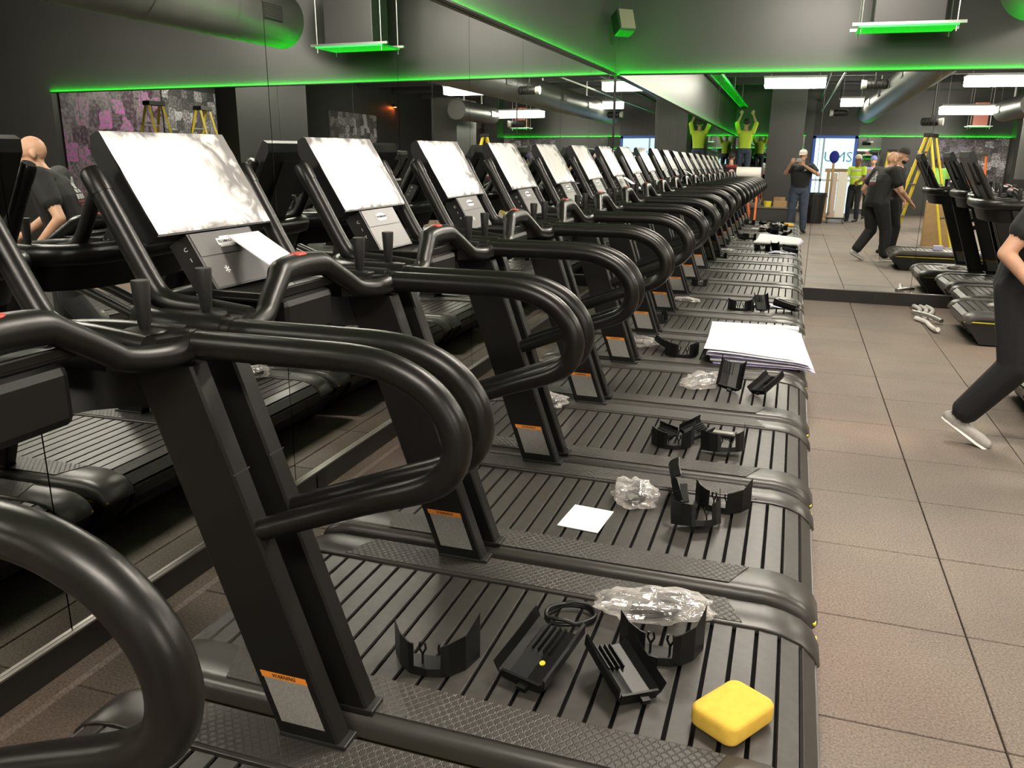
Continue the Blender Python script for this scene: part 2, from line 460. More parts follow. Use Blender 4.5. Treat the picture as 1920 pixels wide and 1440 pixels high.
# back wall with its mirror panels
wb = struct(MB().box(((XW + XR) / 2, YB + 0.122, ZC / 2), (XR - XW + 0.4, 0.2, ZC)).build('wall_back', WALL))
XM = 6.2                       # the end mirror and its strip stop here
bx = [XW - 0.004, -0.88, 0.22, 1.32, 2.42, 3.52, 4.62, 5.72, XM]
for a, b in zip(bx[:-1], bx[1:]):
    MB().prism([(YB + 0.0215, 0.145), (YB, 0.145), (YB + TILT * 2.285, 2.43), (YB + 0.0215, 2.43)], 'x', a + 0.0025, b - 0.0025).build('mirror_panel', MIRROR, wb)
struct(MB().box((XR + 0.1, (YR + YB) / 2, ZC / 2), (0.2, YB - YR + 0.4, ZC)).build('wall_right', DARKWALL))
wr = struct(MB().box(((XW + XR) / 2, YR - 0.1, ZC / 2), (XR - XW + 0.4, 0.2, ZC)).build('wall_rear', WALL))
for a, b in ((-2.0, -1.0), (-1.0, 0.2), (1.85, 2.55)):
    MB().box(((a + b) / 2, YR + 0.004, 1.29), (b - a - 0.005, 0.008, 2.28)).build('mirror_panel', MIRROR, wr)

# baseboards with a metal bead, wall boxes
bl = struct(MB().box((XW + 0.006, (YR + YB) / 2, 0.058), (0.018, YB - YR, 0.116)).build('baseboard_left', BASE))
MB().box((XW + 0.008, (YR + YB) / 2, 0.1205), (0.016, YB - YR, 0.007)).build('metal_bead', TRIM, bl)
for y in (3.26, 0.4):
    MB().box((XW + 0.018, y, 0.058), (0.006, 0.075, 0.09)).build('outlet_plate', BLACK, bl)
bb = struct(MB().box(((XW + XR) / 2, YB - 0.006, 0.068), (XR - XW, 0.018, 0.136)).build('baseboard_back', BASE))
MB().box(((XW + XR) / 2, YB - 0.008, 0.1405), (XR - XW, 0.016, 0.007)).build('metal_bead', TRIM, bb)
MB().box((0.885, YB - 0.018, 0.075), (0.14, 0.006, 0.085)).build('outlet_plate', BLACK, bb)
struct(MB().prism([(XW + 0.016, 0.0), (XW + 0.085, 0.0), (XW + 0.075, 0.014), (XW + 0.03, 0.018), (XW + 0.016, 0.018)], 'y', YR, YB - 0.02).build('trim_1', TILE))
# green LED strips over the mirrors
def led(wall, a, b, label):
    """LED profile on top of the mirror: ledge with a front lip, bright tape lying against the wall"""
    ax, pos, sg = wall                       # axis of the wall normal, wall plane, direction into the room
    mid = (a + b) / 2; L_ = b - a
    base = (pos, mid, 2.433) if ax == 'x' else (mid, pos, 2.433)
    o = tag(empty('led_strip', base), label, 'LED strip', 'green LED strips over the mirrors')
    def bx(n, d0, d1, z0, z1, nm, m):
        c = sg * (d0 + d1) / 2; w_ = d1 - d0
        ce = (c, 0, (z0 + z1) / 2) if ax == 'x' else (0, c, (z0 + z1) / 2)
        di = (w_, L_, z1 - z0) if ax == 'x' else (L_, w_, z1 - z0)
        MB().box(ce, di).build(nm, m, o)
    bx(0, 0.001, 0.050, 0.0, 0.004, 'ledge', BASE)
    bx(0, 0.047, 0.050, 0.004, 0.012, 'lip', BASE)
    bx(0, 0.004, 0.026, 0.004, 0.013, 'light_tape', GREENLED)
    return o
led(('x', XW - 0.022, 1), YR + 0.03, YB - 0.03, 'green LED strip along the top of the long side mirror beside the treadmill row')
led(('y', YB + 0.022, -1), XW + 0.04, XM, 'green LED strip along the top of the end wall mirror with the outlet below')
led(('y', YR, 1), -2.0, 0.2, 'short green LED strip behind the dark square column')
led(('y', YR, 1), 1.85, 6.2, 'green LED strip over the photo mural beside the blue framed door')

# murals, rear wall panels
def mural(c, d, m, label):
    return tag(MB().box(c, d).build('photo_mural', m), label, 'mural')
C1 = collage_mat('mural_magenta_light', 3.2, (0.75, 0.12, 0.62), 1.1)  # magenta stage light painted into the mural's colour
C2 = collage_mat('mural_white', 4.5, (0.90, 0.88, 0.98), 1.0)
C3 = collage_mat('mural_purple', 5.0, (0.52, 0.45, 0.85), 0.8)
mural((XR - 0.012, 5.75, 1.7), (0.02, 2.7, 2.6), C1, 'photo collage mural with painted magenta stage light on the side wall')
mural((XR - 0.012, 3.45, 1.7), (0.02, 1.8, 2.7), C2, 'grey and white photo collage mural behind the yellow stepladders')
mural((XR - 0.012, -4.1, 1.9), (0.02, 3.0, 2.2), C2, 'black and white photo mural on the dark side wall')
mural((7.7, YR + 0.012, 1.9), (1.8, 0.02, 3.0), C2, 'tall white photo mural beyond the end of the green strip')
mural((4.72, YR + 0.012, 1.35), (1.0, 0.02, 2.15), C3, 'dark lilac photo mural under the green strip')
mural((5.70, YR + 0.012, 1.35), (0.94, 0.02, 2.15), C2, 'pale grey photo mural between the dark lilac mural and the wall corner')
struct(MB().box((6.45, -9.9, ZC / 2), (0.5, 0.68, ZC)).build('column_1', WALL))

# dark square column, low dark platform
struct(MB().box((-0.37, -7.5, ZC / 2), (1.0, 1.0, ZC), ch=0.01).build('column_2', WALL))
struct(MB().box((6.0, 5.0, ZC / 2), (0.45, 2.4, ZC)).build('column_3', BLACK))
struct(MB().box((5.8, -4.5, 2.3), (0.8, 1.6, 2.1)).build('soffit_1', DUCT))

# ================================================================== treadmill
X0 = 0.67                                   # mesh x = photo-calibrated x + X0
def S(x): return x + X0
def offset_path(pts, d):
    out = []
    n = len(pts)
    for i in range(n):
        a = Vector(pts[max(i - 1, 0)]); b = Vector(pts[min(i + 1, n - 1)])
        t = (b - a).normalized(); nn = Vector((-t.y, t.x))
        out.append((pts[i][0] + nn.x * d, pts[i][1] + nn.y * d))
    return out
def arcpath(r_end):
    """belt surface side profile (x,z), front bottom -> top -> rear bottom"""
    pts = [(-1.455, 0.075), (-1.495, 0.115), (-1.526, 0.155), (-1.541, 0.195), (-1.535, 0.228), (-1.508, 0.256), (-1.465, 0.275), (-1.41, 0.284)]
    pts += [(-1.41 + 1.45 * k / 8, 0.284) for k in range(1, 9)]
    pts += [(0.095, 0.276), (0.145, 0.257), (0.178, 0.229), (0.196, 0.195), (0.190, 0.155), (0.165, 0.115), (0.125, 0.075)]
    return pts
PROF = arcpath(0)

def sweep_rail(mb, path, cross):
    """path (x,z) outward normal to the left of travel; cross list of (y,h)"""
    n = len(path); vs = []
    for i in range(n):
        a = Vector(path[max(i - 1, 0)]); b = Vector(path[min(i + 1, n - 1)])
        t = (b - a).normalized(); nn = Vector((-t.y, t.x))
        for (y, h) in cross:
            vs.append((S(path[i][0] + nn.x * h), y, path[i][1] + nn.y * h))
    k = len(cross)
    fs = [(i * k + j, i * k + j + 1, (i + 1) * k + j + 1, (i + 1) * k + j) for i in range(n - 1) for j in range(k - 1)]
    fs += [(i * k + k - 1, i * k, (i + 1) * k, (i + 1) * k + k - 1) for i in range(n - 1)]
    fs += [tuple(range(k)), tuple((n - 1) * k + j for j in range(k - 1, -1, -1))]
    mb.add(vs, fs)

def make_treadmill(film=True):
    root = empty('treadmill')
    # chassis under the belt
    inner = offset_path(PROF, -0.016)
    poly = [(S(x), z) for x, z in inner] + [(S(0.06), 0.03), (S(-1.39), 0.03)]
    MB().prism(poly, 'y', -0.29, 0.29).build('chassis', VOID, root)
    for s in (-1, 1):
        sk = offset_path(PROF, -0.012)
        poly = [(S(x), z) for x, z in sk] + [(S(0.07), 0.012), (S(-1.40), 0.012)]
        a, b = sorted((s * 0.287, s * 0.432))
        sp = MB().prism(poly, 'y', a, b).build('side_skirt', SIDE, root)
        # yellow line along the skirt
        ys_ = s * 0.4345
        MB().box((S(-0.67), ys_, 0.205), (1.70, 0.004, 0.009)).build('yellow_stripe', YELLOW, sp)
        for xe in (-1.530, 0.184):
            MB().box((S(xe), s * 0.424, 0.204), (0.026, 0.020, 0.007)).build('yellow_stripe', YELLOW, sp)
        # rail cover, wraps down over both ends
        rp = PROF[3:-3]
        cr = [(0.283, -0.012), (0.283, 0.004), (0.288, 0.008), (0.405, 0.008), (0.425, 0.004), (0.438, -0.006), (0.4445, -0.022), (0.4445, -0.052), (0.434, -0.056)]
        mb = MB(); sweep_rail(mb, rp, [(s * y, h) for y, h in cr])
        rail = mb.build('side_rail', RAIL, root, smooth=40)
        y0, y1 = 0.292, 0.418
        poly = [(S(-1.32), y0 * s), (S(-0.02), y0 * s), (S(-0.075), y1 * s), (S(-1.27), y1 * s)]
        MB().prism(poly, 'z', 0.2915, 0.2945).build('grip_pad', HEX, rail)
    # belt slats
    P3 = [Vector(p) for p in PROF]
    seg = [(P3[i + 1] - P3[i]).length for i in range(len(P3) - 1)]
    tot = sum(seg)
    sl = MB().box((0, 0, -0.006), (0.0525, 0.556, 0.012), ch=0.0012)
    slat = sl.build('belt_slat', SLAT, root, smooth=None)
    pitch = 0.0632; d = 0.02; first = True
    while d < tot - 0.02:
        acc = 0
        for i, L_ in enumerate(seg):
            if acc + L_ >= d: break
            acc += L_
        t = (d - acc) / L_; p = P3[i].lerp(P3[i + 1], t)
        # smooth tangent
        def pt(dd):
            a = 0
            for k, l2 in enumerate(seg):
                if a + l2 >= dd or k == len(seg) - 1: return P3[k].lerp(P3[k + 1], (dd - a) / l2)
                a += l2
        tg = (pt(min(tot, d + 0.03)) - pt(max(0, d - 0.03))).normalized()
        o = slat if first else link('belt_slat', slat.data, root)
        first = False
        o.location = (S(p.x), 0, p.y)
        o.rotation_euler = (0, -math.atan2(tg.y, tg.x), 0)
        d += pitch
    # uprights, handrails
    YH = 0.4035
    for s in (-1, 1):
        poly = [(S(-1.012), 0.286), (S(-0.853), 0.286), (S(-1.165), 1.165), (S(-1.325), 1.165)]
        # chamfered parallelogram post
        mb = MB()
        cx = [sum(p[0] for p in poly) / 4, sum(p[1] for p in poly) / 4]
        def ins(p, k): return (p[0] + (0.006 if p[0] < cx[0] + (cx[1] - p[1]) * 0.355 else -0.006) * k, p[1])
        yc, th = s * YH, 0.0275
        rings = [(yc - th, 1), (yc - th + 0.005, 0), (yc + th - 0.005, 0), (yc + th, 1)]
        vs = []
        for y, k in rings: vs += [(ins(p, k)[0], y, p[1]) for p in poly]
        fs = [(0, 1, 2, 3), (15, 14, 13, 12)]
        for r in range(3):
            for i in range(4):
                fs.append((r * 4 + i, r * 4 + 4 + i, r * 4 + 4 + (i + 1) % 4, r * 4 + (i + 1) % 4))
        mb.add(vs, fs)
        up = mb.build('upright', UPR, root)
        # joint lines and foot
        MB().box((S(-0.928), yc, 0.297), (0.172, 0.060, 0.016), ch=0.003).build('post_foot', BLACK, up)
        zj = 0.93
        xr_ = -0.853 - (zj - 0.286) * 0.355
        MB().box((S(xr_ - 0.003), yc, zj), (0.008, 0.0575, 0.003), rot=Euler((0, math.radians(-19.5), 0))).build('seam', BLACK, up)
        # warning label on the inner face
        yi = yc - s * (th + 0.0006)
        def px(z, u): return S(-1.012 - (z - 0.286) * 0.355 + u)
        def patch(z0, z1, u0, u1, nm, m, par):
            yy = sorted((yi, yi - s * 0.0008))
            return MB().prism([(px(z0, u0), z0), (px(z0, u1), z0), (px(z1, u1), z1), (px(z1, u0), z1)], 'y', yy[0], yy[1]).build(nm, m, par)
        lb = patch(0.335, 0.445, 0.024, 0.137, 'warning_label', LABEL, up)
        patch(0.445, 0.460, 0.020, 0.138, 'label_header', ORANGE, lb)
        xd = (-s * -1, 0, 0)
        text_obj('label_text', 'WARNING', 0.0125, BLACK, lb, (px(0.4515, 0.08), yi - s * 0.0012, 0.4525), (s, 0, 0), (0, 0, 1))
        # handrail loop
        pts = [(-1.185, 1.208), (-1.05, 1.209), (-0.90, 1.210), (-0.79, 1.209), (-0.715, 1.197), (-0.645, 1.165), (-0.597, 1.115), (-0.577, 1.06), (-0.585, 1.01), (-0.615, 0.972), (-0.665, 0.945), (-0.78, 0.903), (-0.92, 0.848), (-1.075, 0.786)]
        rr = [0.0305] * 9 + [0.030, 0.0285, 0.026, 0.026, 0.026]
        MB().tube([(S(x), s * YH, z) for x, z in pts], rr, seg=16, sub=4).build('handrail', TUBE, root, smooth=50)
        # collar where the rail meets the tray
        MB().tube([(S(-1.165), s * YH, 1.208), (S(-1.205), s * YH, 1.208)], 0.0325, seg=16).build('rail_collar', TUBE, root, smooth=50)
        # tray wing that carries the stick control
        poly = [(S(-1.175), s * 0.425), (S(-1.175), s * 0.37), (S(-1.21), s * 0.30), (S(-1.27), s * 0.255), (S(-1.36), s * 0.25), (S(-1.42), s * 0.27), (S(-1.43), s * 0.36), (S(-1.38), s * 0.41), (S(-1.30), s * 0.432)]
        MB().prism(poly, 'z', 1.175, 1.232).build('tray_wing', TUBE, root)
        # stick control
        jx, jy = S(-1.268), s * 0.37
        j = MB().lathe([(0.046, 0), (0.047, 0.004), (0.044, 0.007), (0.016, 0.008)], (jx, jy, 1.232), 20).build('stick_base', TUBE, root, smooth=40)
        MB().lathe([(0.010, 0), (0.0135, 0.012), (0.0195, 0.10), (0.0185, 0.104), (0.0, 0.104)], (jx, jy, 1.239), 14).build('stick_grip', BLACK, j, smooth=40)
        # rising grip bar with end cap
        pts = [(-1.20, 1.222), (-1.32, 1.232), (-1.40, 1.236), (-1.448, 1.250), (-1.482, 1.290), (-1.555, 1.420), (-1.622, 1.540)]
        hb = MB().tube([(S(x), s * 0.30, z) for x, z in pts], [0.024, 0.026, 0.027, 0.027, 0.027, 0.0265, 0.026], seg=14, sub=4).build('grip_bar', TUBE, root, smooth=50)
        MB().tube([(S(-1.598), s * 0.30, 1.497), (S(-1.624), s * 0.30, 1.543), (S(-1.630), s * 0.30, 1.553)], [0.0283, 0.0283, 0.022], seg=14).build('end_cap', TUBE, hb, smooth=40)
    # front arc of the tray
    arc = [(-1.19, 0.405), (-1.30, 0.408), (-1.40, 0.392), (-1.47, 0.345), (-1.515, 0.26), (-1.535, 0.13), (-1.54, 0.0)]
    path = [(S(x), y, 1.205) for x, y in arc] + [(S(x), -y, 1.205) for x, y in reversed(arc[:-1])]
    MB().tube(path, 0.034, seg=12, sub=4, flat=1.25).build('tray_frame', TUBE, root, smooth=50)
    # front apron
    for k in range(1):
        mb = MB()
        ap = [(-1.30, 0.405), (-1.40, 0.388), (-1.465, 0.335), (-1.505, 0.25), (-1.525, 0.12), (-1.53, 0.0), (-1.525, -0.12), (-1.505, -0.25), (-1.465, -0.335), (-1.40, -0.388), (-1.30, -0.405)]
        n = len(ap); vs = []
        for x, y in ap: vs += [(S(x), y, 1.19), (S(x + 0.05), y * 0.97, 1.06), (S(x + 0.075), y * 0.97, 1.06), (S(x + 0.03), y * 0.97, 1.19)]
        fs = []
        for i in range(n - 1):
            for q in range(4): fs.append((i * 4 + q, i * 4 + (q + 1) % 4, i * 4 + 4 + (q + 1) % 4, i * 4 + 4 + q))
        fs += [(0, 1, 2, 3), tuple((n - 1) * 4 + q for q in (3, 2, 1, 0))]
        mb.add(vs, fs); mb.build('front_apron', UPR, root, smooth=50)
    # crossbar with red stop
    half = [(-1.178, 0.400, 1.206), (-1.190, 0.350, 1.196), (-1.198, 0.290, 1.200), (-1.206, 0.235, 1.212), (-1.214, 0.205, 1.232), (-1.234, 0.128, 1.282), (-1.246, 0.090, 1.298), (-1.252, 0.0, 1.302)]
    hr = [0.030, 0.029, 0.027, 0.0265, 0.0265, 0.028, 0.034, 0.036]
    path = [(S(x), y, z) for x, y, z in half] + [(S(x), -y, z) for x, y, z in reversed(half[:-1])]
    cb = MB().tube(path, hr + hr[-2::-1], seg=14, sub=4).build('crossbar', TUBE, root, smooth=50)
    MB().ell((S(-1.252), 0, 1.3335), (0.020, 0.034, 0.006), 14).build('stop_button', RED, cb, smooth=60)
    # centre housing and shelf
    MB().box((S(-1.345), 0, 1.170), (0.25, 0.25, 0.12), ch=0.02).build('centre_housing', GLOSSBLK, root)
    mb = MB()
    mb.box((S(-1.345), 0, 1.236), (0.21, 0.36, 0.010), ch=0.003)
    mb.box((S(-1.245), 0, 1.246), (0.012, 0.36, 0.022), ch=0.004); mb.box((S(-1.345), 0.175, 1.246), (0.20, 0.010, 0.020), ch=0.003); mb.box((S(-1.345), -0.175, 1.246), (0.20, 0.010, 0.020), ch=0.003)
    mb.build('shelf', TUBE, root)
    # console post: slanted panel
    ang = math.atan2(1.637 - 1.40, -1.642 + 1.50)            # slope of the display
    ux, uz = (-1.642 + 1.50) / 0.2763, 0.237 / 0.2763          # up along the display
    nx, nz = uz, -ux                                           # toward the runner
    def D(u, h): return (S(-1.50 + ux * u + nx * h), 1.40 + uz * u + nz * h)   # point on display plane, u up, h out
    MB().prism([D(-0.175, -0.005), D(-0.012, -0.005), D(-0.012, -0.07), D(-0.19, -0.07)], 'y', -0.137, 0.137).build('console_post', POWDER, root)
    lp = MB().prism([D(-0.170, -0.004), D(-0.082, -0.004), D(-0.082, -0.008), D(-0.170, -0.008)], 'y', -0.128, 0.128).build('lower_panel', PANEL, root)
    lq = MB().prism([D(-0.079, -0.003), D(-0.014, -0.003), D(-0.014, -0.008), D(-0.079, -0.008)], 'y', -0.128, 0.128).build('upper_panel', PANEL, root)
    # logo plate with lettering
    def plate(u, w_, h_):
        return [(0, -w_ * .42), (0, -w_ * .5), (h_, -w_ * .5), (h_, -w_ * .25), (h_ * 1.25, -w_ * .25), (h_ * 1.25, w_ * .3), (h_, w_ * .3), (h_, w_ * .5), (0, w_ * .5), (0, w_ * .42), (-h_ * .3, w_ * .42), (-h_ * .3, -w_ * .42)]
    def flat(poly, h0, h1, nm, m, par, base_u):
        vs = []
        for h in (h0, h1):
            for u, y in poly:
                q = D(base_u + u, h); vs.append((q[0], y, q[1]))
        n = len(poly)
        fs = [tuple(range(n)), tuple(range(2 * n - 1, n - 1, -1))] + [(i, i + n, (i + 1) % n + n, (i + 1) % n) for i in range(n)]
        return MB().add(vs, fs).build(nm, m, par)
    flat(plate(0, 0.075, 0.020), -0.003, -0.002, 'logo_plate', WHITE, lq, -0.055)
    q = D(-0.046, -0.0012)
    text_obj('logo_text', 'TECHNOGYM', 0.0115, BLACK, lq, (q[0], 0, q[1]), (0, 1, 0), (ux, 0, uz))
    q = D(-0.135, -0.0036)
    text_obj('panel_mark', '*', 0.05, WHITE, lp, (q[0], -0.055, q[1]), (0, 1, 0), (ux, 0, uz))
    for k, ch in enumerate(('C', 'I', 'Y', 'o')):
        q = D(-0.045 - 0.03 * k - (0.03 if k == 3 else 0), -0.03)
        text_obj('side_mark', ch, 0.016, WHITE, lp, (q[0], -0.1376, q[1]), (nx, 0, nz), (ux, 0, uz))
    # display
    dh = MB().prism([D(-0.010, 0.0), D(0.283, 0.0), D(0.287, -0.004), D(0.287, -0.030), D(0.25, -0.052), D(0.02, -0.060), D(-0.010, -0.045)], 'y', -0.243, 0.243).build('display_housing', GLOSSBLK, root)
    bp = MB().prism([D(-0.15, -0.066), D(0.02, -0.0605), D(0.20, -0.054), D(0.20, -0.060), D(0.0, -0.080), D(-0.15, -0.08)], 'y', -0.09, 0.09).build('back_spine', POWDER, dh)
    q = D(0.12, -0.0575)
    text_obj('back_logo', 'TECHNOGYM', 0.026, PANEL, dh, (D(0.13, -0.062)[0], 0, D(0.13, -0.062)[1]), (0, -1, 0), (ux, 0, uz))
    if film:
        nu, nv = 20, 30; vs = []
        for i in range(nu + 1):
            for j in range(nv + 1):
                u = -0.006 + 0.289 * i / nu; y = -0.241 + 0.482 * j / nv
                e = min(i, nu - i) / nu; f = min(j, nv - j) / nv
                h = 0.003 + 0.0035 * max(0, noise.noise(Vector((u * 22, y * 22, 3.1)))) + (0.002 if min(e, f) > 0.04 else -0.001)
                q = D(u, h); vs.append((q[0], y, q[1]))
        fs = [(i * (nv + 1) + j, i * (nv + 1) + j + 1, (i + 1) * (nv + 1) + j + 1, (i + 1) * (nv + 1) + j) for i in range(nu) for j in range(nv)]
        MB().add(vs, fs).build('protective_film', FILM, dh, smooth=60)['label'] = 'crinkled white protective film over the display'
    else:
        MB().prism([D(0.004, 0.0005), D(0.272, 0.0005), D(0.272, 0.0015), D(0.004, 0.0015)], 'y', -0.232, 0.232).build('display_glass', mat('grey_display', (0.16, 0.16, 0.155), 0.16), dh)
    return root

TM = make_treadmill(True); TMN = make_treadmill(False)
PITCH, Y1 = 0.94, 1.96
left_labels = [
    'black treadmill at the open end of the mirror row, its belt bare',
    'black treadmill with a yellow sponge and open black covers on its belt',
    'black treadmill with a square white card and a clear bag on its belt',
    'black treadmill with a pile of broken black covers and a shiny plate on its belt',
    'black treadmill with two upturned black covers and a foil-like bag near its rear end',
    'black treadmill with the loose paper stack hanging over its rear end',
    'black treadmill with the back half of the paper stack on its belt',
    'black treadmill with two black brackets and a bluish sheet near its rear end',
    'black treadmill with a bare belt, second from the end wall mirror',
    'black treadmill standing right against the end wall mirror, screen without white film']
used = set()
def place(proto, dx, yc, label, grp):
    t = proto if id(proto) not in used else copy_tree(proto)
    used.add(id(proto))
    t.location = (dx - X0, yc, 0); tag(t, label, 'treadmill', grp)
    return t
for k in range(10):
    place(TMN if k == 9 else TM, 0.0, Y1 + PITCH * (k - 1), left_labels[k], 'treadmills along the mirror wall')
place(TMN, 3.23, 9.44, 'black treadmill across the aisle, pushed into the corner by the end wall mirror', 'treadmills across the aisle')
place(TMN, 3.07, 8.46, 'black treadmill across the aisle beside the white bent pipes, black cords on its belt', 'treadmills across the aisle')
bare = empty('treadmill', (3.01 - X0, 5.96, 0))          # this one still waits for its uprights and console
for ch in TMN.children:
    if ch.name.split('.')[0] in ('chassis', 'side_skirt', 'side_rail', 'belt_slat'): copy_tree(ch, bare)
tag(bare, 'bare black treadmill deck without console across the aisle, small lilac box on its belt', 'treadmill', 'treadmills across the aisle')

# ================================================================== ceiling gear
def pendant(x, y, z, label, w_=1.30, d_=0.42):
    o = tag(empty('pendant_light', (x, y, z)), label, 'light', 'white pendant light panels')
    MB().box((0, 0, 0.035), (w_ + 0.04, d_ + 0.04, 0.05), ch=0.006).build('housing', WHITE, o)
    MB().box((0, 0, -0.085), (w_, d_, 0.19), ch=0.02).build('light_panel', LIGHT, o)  # glowing body made deep to stand in for lamp bloom
    for sx in (-1, 1):
        MB().tube([(sx * w_ * 0.4, 0, 0.06), (sx * w_ * 0.4, 0, ZC - z)], 0.004, 6).build('hanger_wire', STEEL, o)
    return o
pendant(-0.2, -0.9, 3.36, 'white pendant light panel hanging right above the man with the raised phone')
pendant(0.2, 3.5, 3.5, 'white pendant light panel hanging over the middle of the mirror treadmill row')
pendant(0.3, 7.7, 3.5, 'white pendant light panel hanging before the end wall mirror over the aisle')
pendant(3.9, -0.9, 3.36, 'white pendant light panel hanging over the tall cardboard box')
pendant(3.8, 3.5, 3.5, 'white pendant light panel hanging over the treadmill behind the walking men')
pendant(3.7, 7.5, 3.5, 'white pendant light panel hanging over the two corner treadmills across the aisle')
pendant(7.4, 4.6, 3.5, 'light panel added out of view to brighten the magenta-tinted mural', 1.0, 0.3)  # added helper light, unseen, brightens the dim murals
pendant(4.4, -6.4, 3.1, 'white pendant light panel hanging near the photo mural by the door', 1.6, 0.6)
pendant(1.3, -6.2, 3.3, 'small white pendant light panel hanging before the blue framed door', 0.6, 0.3)

def duct(pts, r, label, vents, hang):
    o = tag(empty('air_duct', pts[0]), label, 'duct')
    p0 = Vector(pts[0]); p1 = Vector(pts[1]); L_ = (p1 - p0)
    n = int(L_.length / 1.2)
    q = []; rr = []
    for i in range(n + 1):
        c = p0 + L_ * i / n - p0
        q += [c]; rr += [r]
    MB().tube(q, rr, 40).build('duct_body', DUCT, o, smooth=40)
    for i in range(1, n):
        c = L_ * i / n; u = L_.normalized() * 0.012
        MB().tube([c - u, c + u], r + 0.006, 40, caps=False).build('seam_ring', DUCT, o, smooth=40)
    for (t, an) in vents:
        c = L_ * t; ax = L_.normalized()
        d = Vector((math.cos(an), 0, math.sin(an))) if abs(ax.y) > 0.5 else Vector((0, math.cos(an), math.sin(an)))
        u = ax.cross(d).normalized()
        Rm = Matrix((ax, u, d)).transposed()
        g = MB().box(c + d * (r - 0.002), (0.36, 0.16, 0.03), rot=Rm).build('vent_grille', DARKWALL, o)
        for k in range(6):
            MB().box(c + d * (r + 0.014) + u * (-0.06 + 0.024 * k), (0.33, 0.007, 0.006), rot=Rm).build('grille_bar', DUCT, g)
    for t in hang:
        c = L_ * t
        MB().box((c.x, c.y, (ZC - p0.z + r) / 2), (0.03, 0.05, ZC - p0.z - r)).build('hanger_strap', STEEL, o)
    return o
duct([(1.95, 9.45, 3.12), (1.95, -9.2, 3.12)], 0.31, 'big round grey duct running the length of the room over the aisle', [(0.035, math.pi), (0.12, math.pi), (0.24, math.pi), (0.36, math.pi), (0.48, math.pi), (0.6, math.pi), (0.75, math.pi)], (0.06, 0.3, 0.55, 0.8))
duct([(5.0, -5.6, 2.95), (5.0, -2.7, 2.95)], 0.27, 'shorter round grey duct along the dark side wall', [(0.2, math.pi)], (0.3, 0.8))

# hanging speaker trays, green LED light painted into the boards
GREENLIT = mat('painted_green_light', (0.03, 0.62, 0.12), 0.5)
def hang_tray(x, y, z, w_, front, label):
    o = tag(empty('hanging_tray', (x, y, z)), label, 'ceiling tray')
    MB().box((0, 0, 0.01), (w_, 0.46, 0.02)).build('tray_board', GREENLIT, o)
    MB().box((0, -0.02, 0.36), (w_ * 0.72, 0.40, 0.66), ch=0.01).build('speaker_box', front, o)
    for sy in (-1, 1):
        MB().box((0, sy * 0.215, 0.032), (w_ + 0.12, 0.03, 0.024)).build('strut', STEEL, o)
        for sx in (-1, 1):
            MB().tube([(sx * (w_ / 2 - 0.02), sy * 0.215, -0.05), (sx * (w_ / 2 - 0.02), sy * 0.215, ZC - z)], 0.006, 8).build('threaded_rod', STEEL, o)
    return o
hang_tray(0.87, 9.33, 2.755, 0.86, DARKWALL, 'dark speaker box on a hung tray with green light painted underneath, before the end wall')
hang_tray(4.95, -8.5, 2.66, 0.55, mat('painted_red_light', (0.30, 0.08, 0.05), 0.5), 'speaker box with painted red light on a hung tray with painted green light near the mural')  # red light falling on the speaker box painted as its colour

# corner speaker
sp = tag(empty('corner_speaker', (-1.90, 9.50, 2.80)), 'small grey wedge speaker in the corner above both mirrors', 'speaker')
Rz = Euler((math.radians(-24), 0, math.radians(40))).to_matrix()
MB().box((0, 0, 0.12), (0.20, 0.16, 0.24), rot=Rz, ch=0.02).build('speaker_body', DARKWALL, sp)
MB().box(Rz @ Vector((0, -0.084, 0)) + Vector((0, 0, 0.12)), (0.17, 0.01, 0.21), rot=Rz).build('speaker_grille', mat('tan_grille', (0.22, 0.20, 0.14), 0.6), sp)
MB().tube([(-0.03, 0.06, 0.14), (-0.13, 0.40, 0.16)], 0.014, 8).build('bracket_arm', DARKWALL, sp)

def projector(x, y, z, rz, label):
    o = tag(empty('stage_light', (x, y, z), rz), label, 'stage light', 'ceiling stage lights')
    MB().tube([(-0.22, 0, 0), (-0.20, 0, 0), (0.12, 0, 0), (0.14, 0, 0)], [0.06, 0.085, 0.085, 0.07], 20).build('lamp_body', BLACK, o, smooth=40)
    for k in range(5): MB().tube([(-0.17 + 0.06 * k, 0, 0), (-0.155 + 0.06 * k, 0, 0)], 0.093, 20).build('cooling_fin', DARKWALL, o)
    MB().tube([(0.14, 0, 0), (0.23, 0, 0)], [0.07, 0.085], 20).build('lens_hood', mat('pale_lens', (0.7, 0.7, 0.66), 0.25), o, smooth=40)
    MB().tube([(0, 0.10, 0), (0, 0.10, 0.14), (0, -0.10, 0.14), (0, -0.10, 0)], 0.010, 8).build('yoke', BLACK, o)
    MB().tube([(0, 0, 0.14), (0, 0, ZC - z)], 0.016, 8).build('drop_pole', DARKWALL, o)
    return o
projector(1.22, 2.7, 2.93, math.pi, 'black stage light with pale lens hung from the ceiling closest to the big duct end')
projector(0.95, -4.8, 2.86, math.pi, 'black stage light hung from the ceiling before the blue framed door')
projector(2.75, -1.2, 2.47, 0.3, 'black stage light on a long pole hanging below the big duct')

